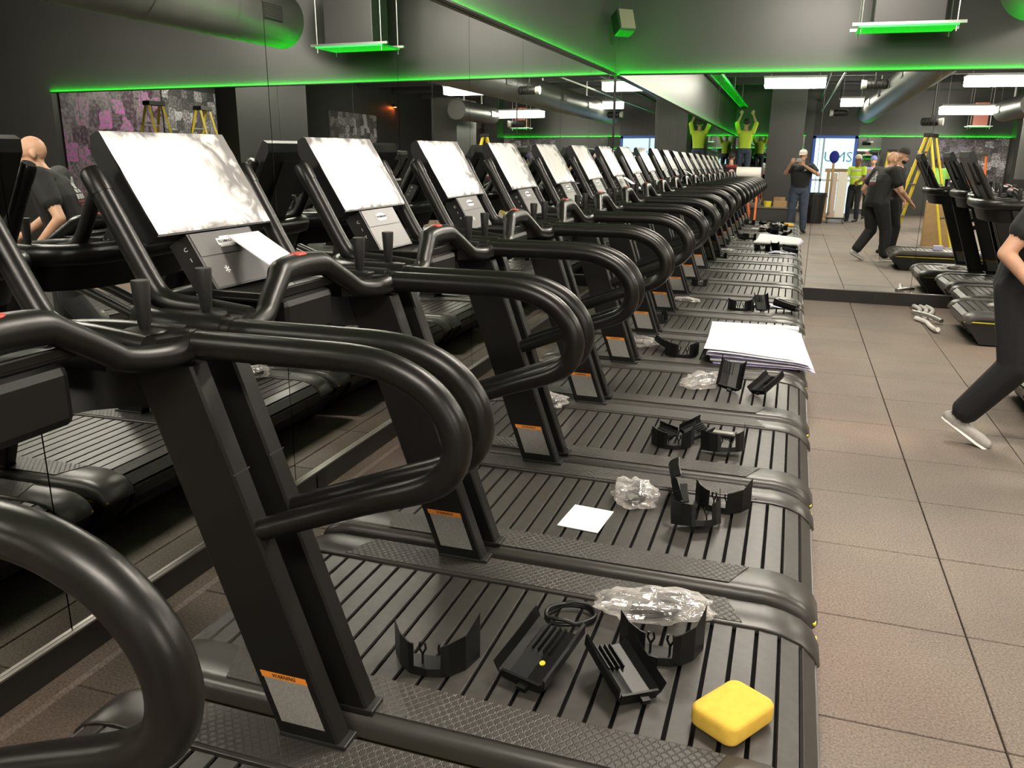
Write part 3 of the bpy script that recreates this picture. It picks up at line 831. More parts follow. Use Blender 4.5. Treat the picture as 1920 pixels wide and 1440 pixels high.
# cable tray along the side wall, LED light put into its green; pipes
ct = tag(empty('cable_tray', (-1.80, 0, 3.35)), 'ladder cable tray with painted-on green LED light along the side wall', 'cable tray')
for s in (-1, 1): MB().box((s * 0.11, -0.2, 0), (0.02, 19.4, 0.06)).build('tray_rail', GREENLIT, ct)
for k in range(60): MB().box((0, -9.6 + 0.32 * k, 0), (0.22, 0.05, 0.012)).build('tray_rung', GREENLIT, ct)
for y in (-8.5, -5, -1.5, 2, 5.5, 8.5): MB().tube([(0, y, 0), (0, y, ZC - 3.35)], 0.008, 6).build('tray_rod', STEEL, ct)
for i, (x, z) in enumerate(((0.55, 3.55), (3.1, 3.6))):
    t = tag(MB().tube([(x, YR + 0.01, z), (x, YB - 0.01, z)], 0.035, 10).build('ceiling_pipe', DARKWALL, smooth=40), ('dark pipe running under the black ceiling above the aisle', 'dark pipe running under the black ceiling beside the big duct')[i], 'pipe')
cn = tag(MB().tube([(0.62, -9.8, 3.2), (0.75, 3.0, 3.24)], 0.022, 8).build('conduit', STEEL), 'pale metal conduit above the blue framed door', 'conduit')
dl = tag(empty('wall_lamp', (XR - 0.07, -6.9, 3.35)), 'small orange glowing lamp on the dark side wall', 'lamp')
MB().box((0, 0, 0.04), (0.10, 0.14, 0.08), ch=0.01).build('lamp_shade', BLACK, dl)
MB().box((-0.01, 0, -0.006), (0.06, 0.09, 0.01)).build('lamp_bulb', emit('orange_glow', (1.0, 0.16, 0.03), 400), dl)

# ================================================================== loose things on the belts
ZD = 0.2855
def bracket(name, x, y, rz, label, sc=1.0, lean=0.0, mir=1):
    o = tag(empty(name, (x, y, ZD), rz), label, 'plastic cover', 'loose black plastic covers')
    o.rotation_euler = (lean, 0, rz)
    plan = [(-.10, .045), (-.075, .005), (-.045, -.022), (-.032, -.026), (-.032, -.026), (0, -.03), (.032, -.026), (.032, -.026), (.05, -.018), (.08, .015), (.10, .07)]
    hs = [.088, .082, .079, .078, .022, .02, .022, .078, .082, .088, .118]
    mb = MB(); vs = []
    for (px_, py_), h in zip(plan, hs):
        px_ *= mir * sc; py_ *= sc; h *= sc
        for (ox, z) in ((0, 0), (0, h), (0.005, h), (0.005, 0)): vs.append((px_, py_ + ox, z))
    n = len(plan); fs = []
    for i in range(n - 1):
        for q in range(4): fs.append((i * 4 + q, i * 4 + (q + 1) % 4, i * 4 + 4 + (q + 1) % 4, i * 4 + 4 + q))
    fs += [(0, 1, 2, 3), tuple((n - 1) * 4 + q for q in (3, 2, 1, 0))]
    mb.add(vs, fs); mb.build('cover_wall', GLOSSBLK, o)
    fl = [(p[0] * mir * sc, (p[1] + 0.002) * sc) for p in (plan[0], plan[1], plan[2], plan[5], plan[8], plan[9])] + [(0.06 * mir * sc, 0.045 * sc), (-0.06 * mir * sc, 0.045 * sc)]
    MB().prism(fl, 'z', 0.001, 0.006).build('cover_floor', GLOSSBLK, o)
    for dx in (-0.022, 0.024):
        MB().tube([(dx * sc, 0.012 * sc, 0.004), (dx * sc, 0.012 * sc, 0.03 * sc), ((dx - .008) * sc, 0.012 * sc, 0.045 * sc), ((dx - .006) * sc, 0.012 * sc, 0.06 * sc)], 0.003 * sc, 6).build('clip', GLOSSBLK, o)
        MB().tube([(dx * sc, 0.012 * sc, 0.03 * sc), ((dx + .008) * sc, 0.012 * sc, 0.045 * sc), ((dx + .006) * sc, 0.012 * sc, 0.06 * sc)], 0.003 * sc, 6).build('clip', GLOSSBLK, o)
    return o
def shell(name, x, y, rz, label, sc=1.0, pitch=0.0, roll=0.0, dot=False, dz=0.0):
    o = tag(empty(name, (x, y, ZD + dz)), label, 'plastic cover', 'loose black plastic covers')
    o.rotation_euler = (pitch, roll, rz)
    prof = [(-.062, .05), (-.057, .022), (-.043, .006), (0, .001), (.043, .006), (.057, .022), (.062, .05)]
    mb = MB(); vs = []; L_ = 0.17
    rows = [0, .04, .1, .15, L_]
    for r in rows:
        k = 1.0 if r < 0.12 else 1.1
        for (a, b) in prof: vs.append((a * sc, (r - L_ / 2) * sc, b * sc * k))
        for (a, b) in reversed(prof): vs.append((a * sc * 1.07, (r - L_ / 2) * sc, (b * k - .005) * sc))
    n = len(prof) * 2
    fs = [(i * n + j, i * n + (j + 1) % n, (i + 1) * n + (j + 1) % n, (i + 1) * n + j) for i in range(len(rows) - 1) for j in range(n)]
    fs += [tuple(range(n)), tuple((len(rows) - 1) * n + j for j in range(n - 1, -1, -1))]
    mb.add(vs, fs); mb.build('cover_shell', GLOSSBLK, o)
    for k in range(4): MB().box(((-.03 + .014 * k) * sc, .045 * sc, .009 * sc), (.003 * sc, .075 * sc, .012 * sc)).build('rib', GLOSSBLK, o)
    MB().box((0, -.083 * sc, .014 * sc), (.10 * sc, .006 * sc, .024 * sc)).build('end_wall', GLOSSBLK, o)
    MB().box((.01 * sc, -.093 * sc, .012 * sc), (.022 * sc, .018 * sc, .012 * sc)).build('tab', GLOSSBLK, o)
    if dot: MB().lathe([(0.008, 0), (0.008, 0.002), (0, 0.0021)], (0.012, -0.02, 0.004), 14).build('yellow_dot', YELLOW, o)
    return o
def bag(x, y, rz, dims, label, seed, cord=False, z=None):
    o = tag(empty('plastic_bag', (x, y, ZD if z is None else z), rz), label, 'plastic bag')
    mb = MB().ell((0, 0, 0), (1, 1, 1), 40)
    vs = []
    for v in mb.v:
        p = Vector(v); q = p * 2.3 + Vector((seed, seed * .7, 1.3))
        k = 1 + 0.34 * noise.noise(q) + 0.17 * noise.noise(q * 2.0) + 0.03 * noise.noise(q * 5.0)
        p = p * k
        z_ = max(-0.55, p.z) + 0.56
        vs.append((p.x * dims[0], p.y * dims[1], z_ * dims[2] * 0.62 + 0.001))
    mb.v = vs
    mb.build('bag_film', BAG, o, smooth=75)
    if cord:
        pts = [(math.cos(t * .55) * dims[0] * (.42 + .05 * math.sin(t)), math.sin(t * .55) * dims[1] * .45, dims[2] * (.22 + .12 * math.sin(t * .9))) for t in range(26)]
        MB().tube(pts, 0.006, 8, sub=3).build('cord', GLOSSBLK, o, smooth=60)
    return o

# sponge
bm_ = bmesh.new(); bmesh.ops.create_cube(bm_, size=1)
for v in bm_.verts: v.co = Vector((v.co.x * 0.132, v.co.y * 0.180, v.co.z * 0.055 + 0.0285))
bmesh.ops.bevel(bm_, geom=[e for e in bm_.edges if abs(e.verts[0].co.z - e.verts[1].co.z) > 0.02], offset=0.028, segments=5, affect='EDGES', profile=0.5)
bmesh.ops.bevel(bm_, geom=[e for e in bm_.edges if abs(e.verts[0].co.z - e.verts[1].co.z) < 0.001 and len(e.link_faces) == 2 and e.calc_face_angle(0) > 0.8], offset=0.013, segments=4, affect='EDGES', profile=0.5)
me_ = bpy.data.meshes.new('sponge'); bm_.to_mesh(me_); bm_.free(); me_.materials.append(SPONGE)
me_.polygons.foreach_set('use_smooth', [True] * len(me_.polygons))
tag(link('sponge', me_, None, (-0.018, 1.80, ZD), (0, 0, math.radians(-33))), 'thick rounded yellow sponge lying on the belt', 'sponge')

bracket('bracket_cover', -0.79, 1.755, 0.12, 'black U-shaped cover with clips standing alone on the sponge treadmill', 1.15)
shell('half_cover', -0.510, 1.855, -0.30, 'open black half cover with a yellow dot and ribs', 1.2, 0.30, 0, True, 0.03)
shell('half_cover', -0.305, 1.865, 0.75, 'open black half cover with ribs between the dotted cover and the corded bag', 1.08, 0.25, 0.12, False, 0.03)
bracket('bracket_cover', -0.225, 2.005, 0.05, 'black U-shaped cover with clips in front of the corded bag', 1.15)
bag(-0.27, 2.215, 0.22, (0.17, 0.075, 0.07), 'clear zip bag with a black power cord inside beside the sponge', 3.0, True)
cc = tag(MB().tube([(math.cos(t * .7) * (.07 + .004 * (t % 3)), math.sin(t * .7) * .05 + .0, .010 + .003 * (t % 7)) for t in range(24)], 0.0062, 8, sub=3).build('power_cord', GLOSSBLK, None, smooth=60, loc=(-0.50, 2.12, ZD), rot=(0, 0, 0.5)), 'coiled black power cord sticking out of the clear zip bag', 'cord')

def sheet(name, x, y, rz, w_, d_, label, cat='paper', z=None, m=PAPER):
    return tag(MB().box((0, 0, 0.002), (w_, d_, 0.003)).build(name, m, None, loc=(x, y, ZD if z is None else z), rot=(0, 0, rz)), label, cat)
sheet('card', -0.618, 2.804, -0.09, 0.155, 0.20, 'square white card lying flat on a belt', 'card')
bag(-0.475, 3.03, 0.4, (0.085, 0.10, 0.085), 'small shiny clear bag beside the white card', 5.5, True)
shell('half_cover', -0.345, 3.12, 0.35, 'tall curved grey-black cover on edge beside the small shiny bag', 0.95, 0.15, 1.25, False, 0.06)
bracket('bracket_cover', -0.20, 2.86, 0.45, 'black U-shaped cover tipped forward on the card treadmill', 1.0, -0.25)
bracket('bracket_cover', -0.155, 3.06, -0.15, 'black U-shaped cover with tall corner behind the tipped cover', 1.05)
bracket('bracket_cover', -0.415, 3.70, 0.2, 'black U-shaped cover on the pile beside the shiny plate', 1.0, 0.0)
shell('half_cover', -0.335, 3.885, -0.6, 'black half cover lying tilted on top of the cover pile', 0.8, 0.2, 0.4, False, 0.05)
bracket('bracket_cover', -0.175, 3.69, 0.35, 'black U-shaped cover leaning at the front of the pile by the shiny plate', 1.05, -0.2)
shell('half_cover', -0.475, 3.845, 1.1, 'small black half cover at the far left of the cover pile', 0.6, 0.1, -0.4, False, 0.03)
pl_ = tag(empty('cover_plate', (-0.225, 3.955, ZD), -0.1), 'flat rectangular cover plate with a shiny band', 'plate')
MB().box((0, 0, 0.012), (0.15, 0.07, 0.018), ch=0.004).build('plate_body', GLOSSBLK, pl_)
MB().box((0, -0.005, 0.0215), (0.13, 0.035, 0.003)).build('shiny_band', TRIM, pl_)
bag(-0.40, 4.83, -0.6, (0.085, 0.14, 0.08), 'crumpled shiny clear bag beside two upturned covers', 8.1)
shell('half_cover', -0.25, 4.83, 0.15, 'upturned black cover next to the crumpled shiny bag', 1.1, 0.75, 0.25, False, 0.06)
shell('half_cover', -0.03, 4.79, -0.75, 'upturned black cover lying open toward the rear end of the belt', 1.0, 0.45, -0.2, False, 0.04)
bag(-1.125, 4.12, 0.35, (0.085, 0.07, 0.06), 'pinkish clear bag with small parts at the foot of an upright', 11.3, True)
bag(-0.935, 5.73, 0.1, (0.13, 0.07, 0.07), 'shiny clear bag before the foot of an upright near the paper stack', 14.2)
shell('half_cover', -0.745, 5.64, 0.9, 'curved black cover beside the shiny bag near the paper stack', 0.8, 0.2, 0.5, False, 0.03)
bracket('bracket_cover', -0.595, 5.50, 0.25, 'big black cover with square slots touching the paper stack', 1.15)
bracket('bracket_cover', -0.89, 6.60, 1.2, 'black cover standing by the upright behind the paper stack', 0.9)
bag(-0.83, 7.68, -0.3, (0.12, 0.06, 0.035), 'flat bag of black cord at the foot of an upright', 17.0, True)
bracket('bracket_cover', -0.81, 8.62, 0.2, 'black cover bundle beside an upright near the end wall mirror', 0.85)
bracket('bracket_cover', -0.34, 7.40, 0.0, 'black slotted cover standing left of the bluish sheet', 1.1)
shell('half_cover', -0.175, 7.45, 0.3, 'dark cover standing between the slotted cover and the open tray cover', 0.9, 0.9, 0.0, False, 0.08)
shell('half_cover', 0.03, 7.50, 1.35, 'open black tray cover at the rear end beside the bluish sheet', 1.15, 0.2, 0.15, False, 0.02)
# bluish sheet with a lifted edge
vs = []
for i in range(13):
    for j in range(5):
        u = i / 12; v_ = j / 4
        vs.append((-0.17 + 0.36 * u, -0.05 + 0.13 * v_, 0.003 + 0.03 * max(0, math.sin(u * 5.2)) * (1 - 0.5 * v_)))
fs = [(i * 5 + j, i * 5 + j + 1, (i + 1) * 5 + j + 1, (i + 1) * 5 + j) for i in range(12) for j in range(4)]
tag(MB().add(vs, fs).build('paper_sheet', PAPER2, None, smooth=60, loc=(-0.08, 7.66, ZD + 0.004), rot=(0, 0, -0.08)), 'curled bluish white sheet on the belt behind the black covers', 'paper')

def settle():
    bpy.context.view_layer.update()
    rows = [(Y1 + PITCH * (k - 1), -2, 0.6) for k in range(10)] + [(9.44, 1.4, 4), (8.46, 1.4, 4), (5.96, 1.4, 4)]
    for o in COL.objects:
        if o.parent is None and o.get('category') in ('plastic cover', 'plastic bag', 'plate', 'cord'):
            pts = [ch.matrix_world @ v.co for ch in (list(o.children) or [o]) for v in ch.data.vertices]
            zm = min(p.z for p in pts)
            low = [p for p in pts if p.z < zm + 0.02]
            tgt = 0.2852
            for p in low:
                d = min((abs(p.y - yc) for yc, a, b in rows if a < p.x < b), default=9)
                if d > 0.276: tgt = 0.2957; break
            o.location.z += tgt - zm
settle()

# the big paper stack over two machines: bent drawing sheets and a roll
for k in range(9):
    vs = []; nu, nv = 16, 14
    w_, d_ = 0.63, 1.05
    ox, oy, rz_ = rnd.uniform(-0.015, 0.015), rnd.uniform(-0.02, 0.02), 0.0
    fan = (8 - k) * 0.006
    for i in range(nu + 1):
        for j in range(nv + 1):
            x_ = -w_ / 2 + w_ * i / nu; y_ = -d_ / 2 + d_ * j / nv
            z_ = 0.003 + 0.0050 * k
            z_ += 0.010 * k * max(0, 0.55 - j / nv) * (0.6 + 0.4 * math.cos(i / nu * 3.0))          # fluffed front edge
            over = max(0, x_ + 0.02 - 0.24)
            z_ -= 0.25 * over ** 1.2
            vs.append((x_ + fan * (1 - j / nv), y_, z_))
    fs = [(i * (nv + 1) + j, i * (nv + 1) + j + 1, (i + 1) * (nv + 1) + j + 1, (i + 1) * (nv + 1) + j) for i in range(nu) for j in range(nv)]
    tag(MB().add(vs, fs).build('drawing_sheet', PAPER if k % 3 else PAPER2, None, smooth=60, loc=(-0.145 + ox, 5.90 + oy, 0.2955), rot=(0, 0, rz_ + 0.04)),
        'big white drawing sheet in the loose paper stack across two belts', 'paper', 'drawing sheets in the paper stack')
tag(MB().tube([(-0.33, 0, 0.034), (0.31, 0.02, 0.034)], 0.033, 18, flat=0.8).build('paper_roll', PAPER, None, smooth=50, loc=(-0.17, 6.50, 0.288), rot=(0, 0, 0.04)), 'thick white paper roll behind the loose paper stack', 'paper roll')

# sheets leaning on two consoles
def lean_sheet(dy, y0, label):
    a = Vector((-1.462, y0, 1.374)); b = Vector((-1.264, y0 + 0.02, 1.2475)); c = Vector((-1.215, y0 + 0.06, 1.215))
    mb = MB(); vs = []
    path = [a, a.lerp(b, .33), a.lerp(b, .66), b]
    for p in path:
        for t in (0, 1):
            for dz in (0, 0.0025): vs.append((p.x + dz, p.y + dy * t, p.z + dz))
    fs = []
    for i in range(len(path) - 1):
        o_ = i * 4; n_ = o_ + 4
        fs += [(o_, o_ + 2, n_ + 2, n_), (o_ + 1, n_ + 1, n_ + 3, o_ + 3), (o_, n_, n_ + 1, o_ + 1), (o_ + 2, o_ + 3, n_ + 3, n_ + 2)]
    fs += [(0, 1, 3, 2), (12, 14, 15, 13)]
    return tag(mb.add(vs, fs).build('leaflet', PAPER), label, 'paper')
lean_sheet(0.14, 1.945, 'white leaflet leaning on the console of the sponge treadmill')
lean_sheet(0.14, 7.585, 'white leaflet leaning on the console of the treadmill with the bluish sheet')

# pipes on the floor by the end wall
WPIPE = mat('white_pipe', (0.72, 0.70, 0.66), 0.4)
for i in range(3):
    d = 0.062 * i
    tag(MB().tube([(1.36 + d, 9.83, 0.026), (1.39 + d, 9.66, 0.026), (1.375 + d, 9.50, 0.026), (1.325 + d, 9.33, 0.026), (1.315 + d, 9.14, 0.026)], 0.022, 10, sub=5).build('bent_pipe', WPIPE, None, smooth=50), 'white S-bent pipe on the floor by the end wall baseboard', 'pipe', 'white bent pipes on the floor')
tag(MB().tube([(1.29, 9.08, 0.024), (1.36, 8.90, 0.024), (1.37, 8.70, 0.024), (1.385, 8.50, 0.03), (1.40, 8.44, 0.045)], 0.022, 10, sub=5).build('bent_pipe', WPIPE, None, smooth=50), 'white pipe with hooked end nearest the corner of the aisle treadmill', 'pipe', 'white bent pipes on the floor')
tag(MB().tube([(1.27, 9.20, 0.068), (1.40, 9.02, 0.07), (1.49, 8.86, 0.05)], [0.022, 0.02, 0.022], 10, sub=5).build('bent_pipe', STEEL, None, smooth=50), 'grey metal pipe lying across the white bent pipes', 'pipe', 'white bent pipes on the floor')

# things across the aisle
bag(1.95, 8.50, 0.2, (0.16, 0.09, 0.04), 'flat bag of black cord on the aisle treadmill by the pipes', 21.0, True)
bracket('bracket_cover', 2.19, 8.62, 0.3, 'black cover lying on the aisle treadmill by the pipes', 1.0)
settle()
lbx = tag(MB().box((0, 0, 0.035), (0.13, 0.09, 0.07), ch=0.004).build('small_box', PAPER2, None, loc=(2.14, 5.98, 0.2857), rot=(0, 0, 0.1)), 'small lilac box on the bare treadmill deck', 'box')
def carton(name, x, y, z, d, rz, label, flaps=True):
    o = tag(empty(name, (x, y, z), rz), label, 'box', 'cardboard boxes')
    MB().box((0, 0, d[2] / 2), d, ch=0.004).build('box_body', CARD, o)
    MB().box((0, 0, d[2] + 0.001), (d[0] * 0.98, 0.05, 0.002)).build('tape_strip', mat('brown_tape', (0.30, 0.17, 0.07), 0.35), o)
    if flaps:
        for s in (-1, 1): MB().box((s * d[0] * 0.25, 0, d[2] + 0.003), (d[0] * 0.49, d[1] * 0.98, 0.003)).build('flap', CARD, o)
    return o
carton('tall_carton', 2.72, 1.75, 0, (0.50, 0.45, 0.86), 0.1, 'tall brown cardboard box standing on the floor across the aisle')

# ================================================================== people
def capsule(mb, a, b, r0, r1, seg=14):
    a = Vector(a); b = Vector(b); d = b - a
    L_ = d.length
    if L_ < 1e-6: return mb.ell(a, (r0, r0, r0), seg)
    z = d / L_
    x = z.orthogonal().normalized(); y = z.cross(x)
    Rm = Matrix((x, y, z)).transposed()
    prof = []
    for i in range(6): t = math.pi / 2 * i / 5; prof.append((max(1e-4, r0 * math.sin(t)), -r0 * math.cos(t)))
    for i in range(1, 6): t = math.pi / 2 * i / 5; prof.append((max(1e-4, r1 * math.cos(t)), L_ + r1 * math.sin(t)))
    return mb.lathe(prof, a, seg, Rm)

BASE_J = dict(pel=(0, 0, .94), wst=(0, 0, 1.08), chs=(0, .0, 1.30), nek=(0, -.01, 1.50), hed=(0, .025, 1.665),
              sL=(-.19, 0, 1.44), sR=(.19, 0, 1.44), eL=(-.25, -.02, 1.15), eR=(.25, -.02, 1.15), wL=(-.26, .07, .91), wR=(.26, .07, .91),
              hL=(-.10, 0, .92), hR=(.10, 0, .92), kL=(-.11, .02, .50), kR=(.11, .02, .50), aL=(-.11, -.02, .085), aR=(.11, -.02, .085),
              tL=(-.12, .15, .035), tR=(.12, .15, .035), fL=(0, .05, -1), fR=(0, .05, -1), look=(0, 1, -.05))
def person(label, loc, face_deg, J, mats, build=1.0, voxel=0.0105, sleeve=0.55, hgt=1.0, cap=None, hair=None, beard=None, extras=None, sole=None):
    j = {k: Vector(v) for k, v in BASE_J.items()}
    for k, v in J.items(): j[k] = Vector(v)
    prims = []
    def cp(a, b, r0, r1, t): prims.append((Vector(a), Vector(b), r0, r1, t))
    b_ = build
    mb = MB()
    # torso loft as ellipse rings
    rings = [(j['pel'] + Vector((0, 0, -.07)), .150 * b_, .110 * b_), (j['pel'], .172 * b_, .125 * b_), (j['wst'], .160 * b_, .125 * b_),
             (j['wst'].lerp(j['chs'], .5), .170 * b_, .128 * b_), (j['chs'], .188 * b_, .128 * b_), (j['chs'].lerp(j['nek'], .45), .190 * b_, .112 * b_),
             (j['chs'].lerp(j['nek'], .75), .150 * b_, .088 * b_), (j['nek'], .068, .064)]
    vs = []; sg = 20
    for c, rx, ry in rings:
        for k in range(sg):
            a = 2 * math.pi * k / sg
            vs.append((c.x + rx * math.cos(a), c.y + ry * math.sin(a), c.z))
    fs = [(i * sg + k, i * sg + (k + 1) % sg, (i + 1) * sg + (k + 1) % sg, (i + 1) * sg + k) for i in range(len(rings) - 1) for k in range(sg)]
    fs += [tuple(range(sg - 1, -1, -1)), tuple((len(rings) - 1) * sg + k for k in range(sg))]
    mb.add(vs, fs)
    tp = [(j['pel'], j['wst'] - Vector((0, 0, .06)), .15, .14, 'pants'), (j['wst'] - Vector((0, 0, .02)), j['chs'], .15, .16, 'shirt'), (j['chs'], j['nek'] - Vector((0, 0, .03)), .17, .06, 'shirt')]
    # neck, head
    look = j['look'].normalized(); up = Vector((0, 0, 1)); side = look.cross(up).normalized(); up2 = side.cross(look)
    Rh = Matrix((side, look, up2)).transposed()
    H = j['hed']
    cp(j['nek'] - Vector((0, 0, .03)), H - Vector((0, .0, .05)), .060, .055, 'skin')
    def head_pt(x, y, z): return H + Rh @ Vector((x, y, z))
    mb.ell(head_pt(0, -.012, .03), (.076, .098, .100), 18, Rh)
    mb.ell(head_pt(0, .018, -.045), (.060, .075, .075), 16, Rh)
    hp = [(head_pt(0, -.01, .06), head_pt(0, .0, -.08), .085, .06, 'skin')]
    cp(head_pt(0, .088, .005), head_pt(0, .104, -.028), .010, .015, 'skin')            # nose
    for s in (-1, 1): mb.ell(head_pt(s * .078, -.012, -.01), (.012, .022, .034), 8, Rh)   # ears
    cp(head_pt(-.03, .085, -.062), head_pt(.03, .085, -.062), .010, .010, 'skin')          # lips
    # arms
    for S_ in 'LR':
        s_, e_, w_ = j['s' + S_], j['e' + S_], j['w' + S_]
        inner = j['chs'].lerp(j['nek'], .5)
        cp(inner, s_, .075 * b_, .068 * b_, 'shirt')
        m_ = s_.lerp(e_, sleeve)
        cp(s_, m_, .066 * b_, .062 * b_, 'shirt')
        cp(m_, e_, .050, .043, 'skin'); cp(e_, w_, .042, .028, 'skin')
        d = (w_ - e_).normalized()
        fdir = j['f' + S_].normalized()
        palm = w_ + (d * .4 + fdir * .6).normalized() * .055
        sd = (d * .4 + fdir * .6).normalized().cross(Vector((0, 1, 0)) if abs(fdir.y) < .8 else Vector((0, 0, 1))).normalized()
        for k in (-1, 0, 1): cp(w_, palm + sd * k * .022, .022, .017, 'skin')
        for k in range(4):
            b0 = palm + sd * (-.033 + .022 * k)
            ln = (.062, .074, .070, .056)[k]
            m1 = b0 + fdir * ln * .55
            curl = (fdir + d.cross(sd) * .5).normalized()
            cp(b0, m1, .0098, .009, 'skin'); cp(m1, m1 + curl * ln * .5, .009, .0078, 'skin')
        th = w_ + d * .02 - sd * .028
        cp(th, th - sd * .030 + fdir * .035, .0125, .010, 'skin'); cp(th - sd * .030 + fdir * .035, th - sd * .034 + fdir * .068, .010, .0085, 'skin')
        # legs
        h_, k_, a_, t_ = j['h' + S_], j['k' + S_], j['a' + S_], j['t' + S_]
        cp(h_, k_, .100 * b_, .070 * b_, 'pants'); cp(k_, a_.lerp(k_, .10), .070 * b_, .062 * b_, 'pants')
        fd = (t_ - a_); fd.normalize()
        heel = a_ - Vector((fd.x, fd.y, 0)).normalized() * .045 + Vector((0, 0, -.035)) if 'heel' + S_ not in J else Vector(J['heel' + S_])
        cp(a_, heel.lerp(t_, .25), .046, .040, 'shoe'); cp(heel, t_, .036, .034, 'shoe')
        cp(t_, t_ + (t_ - heel).normalized() * .05, .036, .028, 'shoe')
    for a, b, r0, r1, t in prims: capsule(mb, a, b, r0, r1)
    me = bpy.data.meshes.new('person')
    me.from_pydata(mb.v, [], mb.f)
    tmp = bpy.data.objects.new('person_tmp', me); COL.objects.link(tmp)
    md = tmp.modifiers.new('r', 'REMESH'); md.mode = 'VOXEL'; md.voxel_size = voxel
    sm = tmp.modifiers.new('s', 'SMOOTH'); sm.iterations = 2; sm.factor = 0.5
    dg = bpy.context.evaluated_depsgraph_get()
    me2 = bpy.data.meshes.new_from_object(tmp.evaluated_get(dg))
    bpy.data.objects.remove(tmp)
    tags = ['skin', 'shirt', 'pants', 'shoe']
    allp = prims + tp + hp
    n = len(me2.polygons)
    cen = np.empty(n * 3, dtype=np.float32); me2.polygons.foreach_get('center', cen); cen = cen.reshape(-1, 3)
    best = np.full(n, 9.0); idx = np.zeros(n, dtype=np.int32)
    for a, b, r0, r1, t in allp:
        a = np.array(a); b = np.array(b); d = b - a; L2 = max(1e-9, d @ d)
        u = np.clip(((cen - a) @ d) / L2, 0, 1)
        dist = np.linalg.norm(cen - a - u[:, None] * d, axis=1) - (r0 + (r1 - r0) * u)
        mk = dist < best
        best[mk] = dist[mk]; idx[mk] = tags.index(t)
    for t in tags: me2.materials.append(mats[t])
    me2.polygons.foreach_set('material_index', idx); me2.polygons.foreach_set('use_smooth', [True] * n)
    o = link('person', me2, None, loc, (0, 0, math.radians(face_deg)))
    o.scale = (hgt, hgt, hgt)
    tag(o, label, 'person')
    for s in (-1, 1):
        MB().ell(head_pt(s * .030, .074, .012), (.012, .009, .008), 8, Rh).build('eye', HAIRD, o, smooth=60)
    if cap:
        mbc = MB(); pr = [(.098, .0), (.099, .03), (.09, .065), (.065, .095), (.03, .108), (.001, .110)]
        mbc.lathe(pr, head_pt(0, -.01, .045), 20, Rh @ Matrix.Diagonal((.92, 1.08, 1.0)))
        mbc.build('cap_crown', cap[0], o, smooth=50)
        if cap[1]: MB().box(head_pt(0, .125, .055), (.13, .10, .008), rot=Rh, ch=.003).build('cap_brim', cap[1], o)
    if hair:
        mbh = MB(); mbh.ell(head_pt(0, -.022, .045), (.084, .100, .098), 18, Rh); mbh.build('hair', hair, o, smooth=60)
    if beard:
        mbb = MB(); mbb.ell(head_pt(0, .042, -.078), (.056, .060, .050), 14, Rh); mbb.build('beard', beard, o, smooth=60)
    if sole:
        for S_ in 'LR':
            t_ = j['t' + S_]; a_ = j['a' + S_]
            heel = Vector(J['heel' + S_]) if 'heel' + S_ in J else a_ - Vector(((t_ - a_).x, (t_ - a_).y, 0)).normalized() * .045 + Vector((0, 0, -.035))
            dn = Vector((0, 0, -.026))
            MB().tube([heel + dn - (t_ - heel).normalized() * .035, heel + dn, t_ + dn, t_ + dn + (t_ - heel).normalized() * .07], [.030, .040, .044, .030], 12, flat=.30).build('shoe_sole', sole, o, smooth=50)
    if extras: extras(o, j, head_pt, Rh)
    return o

def M_(shirt, pants, shoe, skin=SKIN): return dict(skin=skin, shirt=shirt, pants=pants, shoe=shoe)

# the man taking the picture: phone just behind the lens
CAPM = mat('pale_cap', (0.82, 0.70, 0.64), 0.8)
Rc = Matrix(((R[0][0], -R[0][1], -R[0][2]), (R[1][0], -R[1][1], -R[1][2]), (R[2][0], -R[2][1], -R[2][2])))
ph = tag(empty('phone', Vector((0, 0, 1.615)) + Rc @ Vector((0.055, -0.02, 0.012))), 'smartphone held up by the man in the pale cap', 'phone')
ph.rotation_euler = Rc.to_euler()
MB().box((0, 0, 0), (0.144, 0.071, 0.008), ch=0.003).build('phone_body', mat('phone_back', (0.55, 0.55, 0.54), 0.3), ph)
MB().lathe([(0.012, 0), (0.012, 0.0012), (0, 0.0013)], (-0.055, 0.02, -0.0052), 14, Matrix.Diagonal((1, 1, -1))).build('phone_lens', BLACK, ph, smooth=40)
def chest_logo(o, j, hp, Rh):
    MB().box((0.075, .148, 1.385), (.055, .006, .022)).build('chest_logo', WHITE, o)
    MB().box((0.085, .146, 1.405), (.022, .006, .018)).build('chest_logo', WHITE, o)
person('man in black tee, pale cap and jeans raising a phone to his face', (0.13, -0.50, 0), 0,
       dict(sL=(-.21, 0, 1.46), sR=(.21, 0, 1.46), eL=(-.34, .14, 1.32), eR=(.36, .13, 1.30), wL=(-.235, .36, 1.53), wR=(.03, .37, 1.50),
            fL=(.35, .20, .85), fR=(-.75, .15, .3), hed=(.0, .05, 1.685), nek=(0, 0, 1.52), look=(-.12, 1, -.12), kL=(-.13, .03, .5), kR=(.13, .02, .5), aL=(-.15, -.02, .085), aR=(.15, -.03, .085), tL=(-.19, .14, .036), tR=(.19, .13, .036)),
       M_(TEE, DENIM, SHOEB), 1.26, cap=(CAPM, CAPM), extras=chest_logo, hair=None)

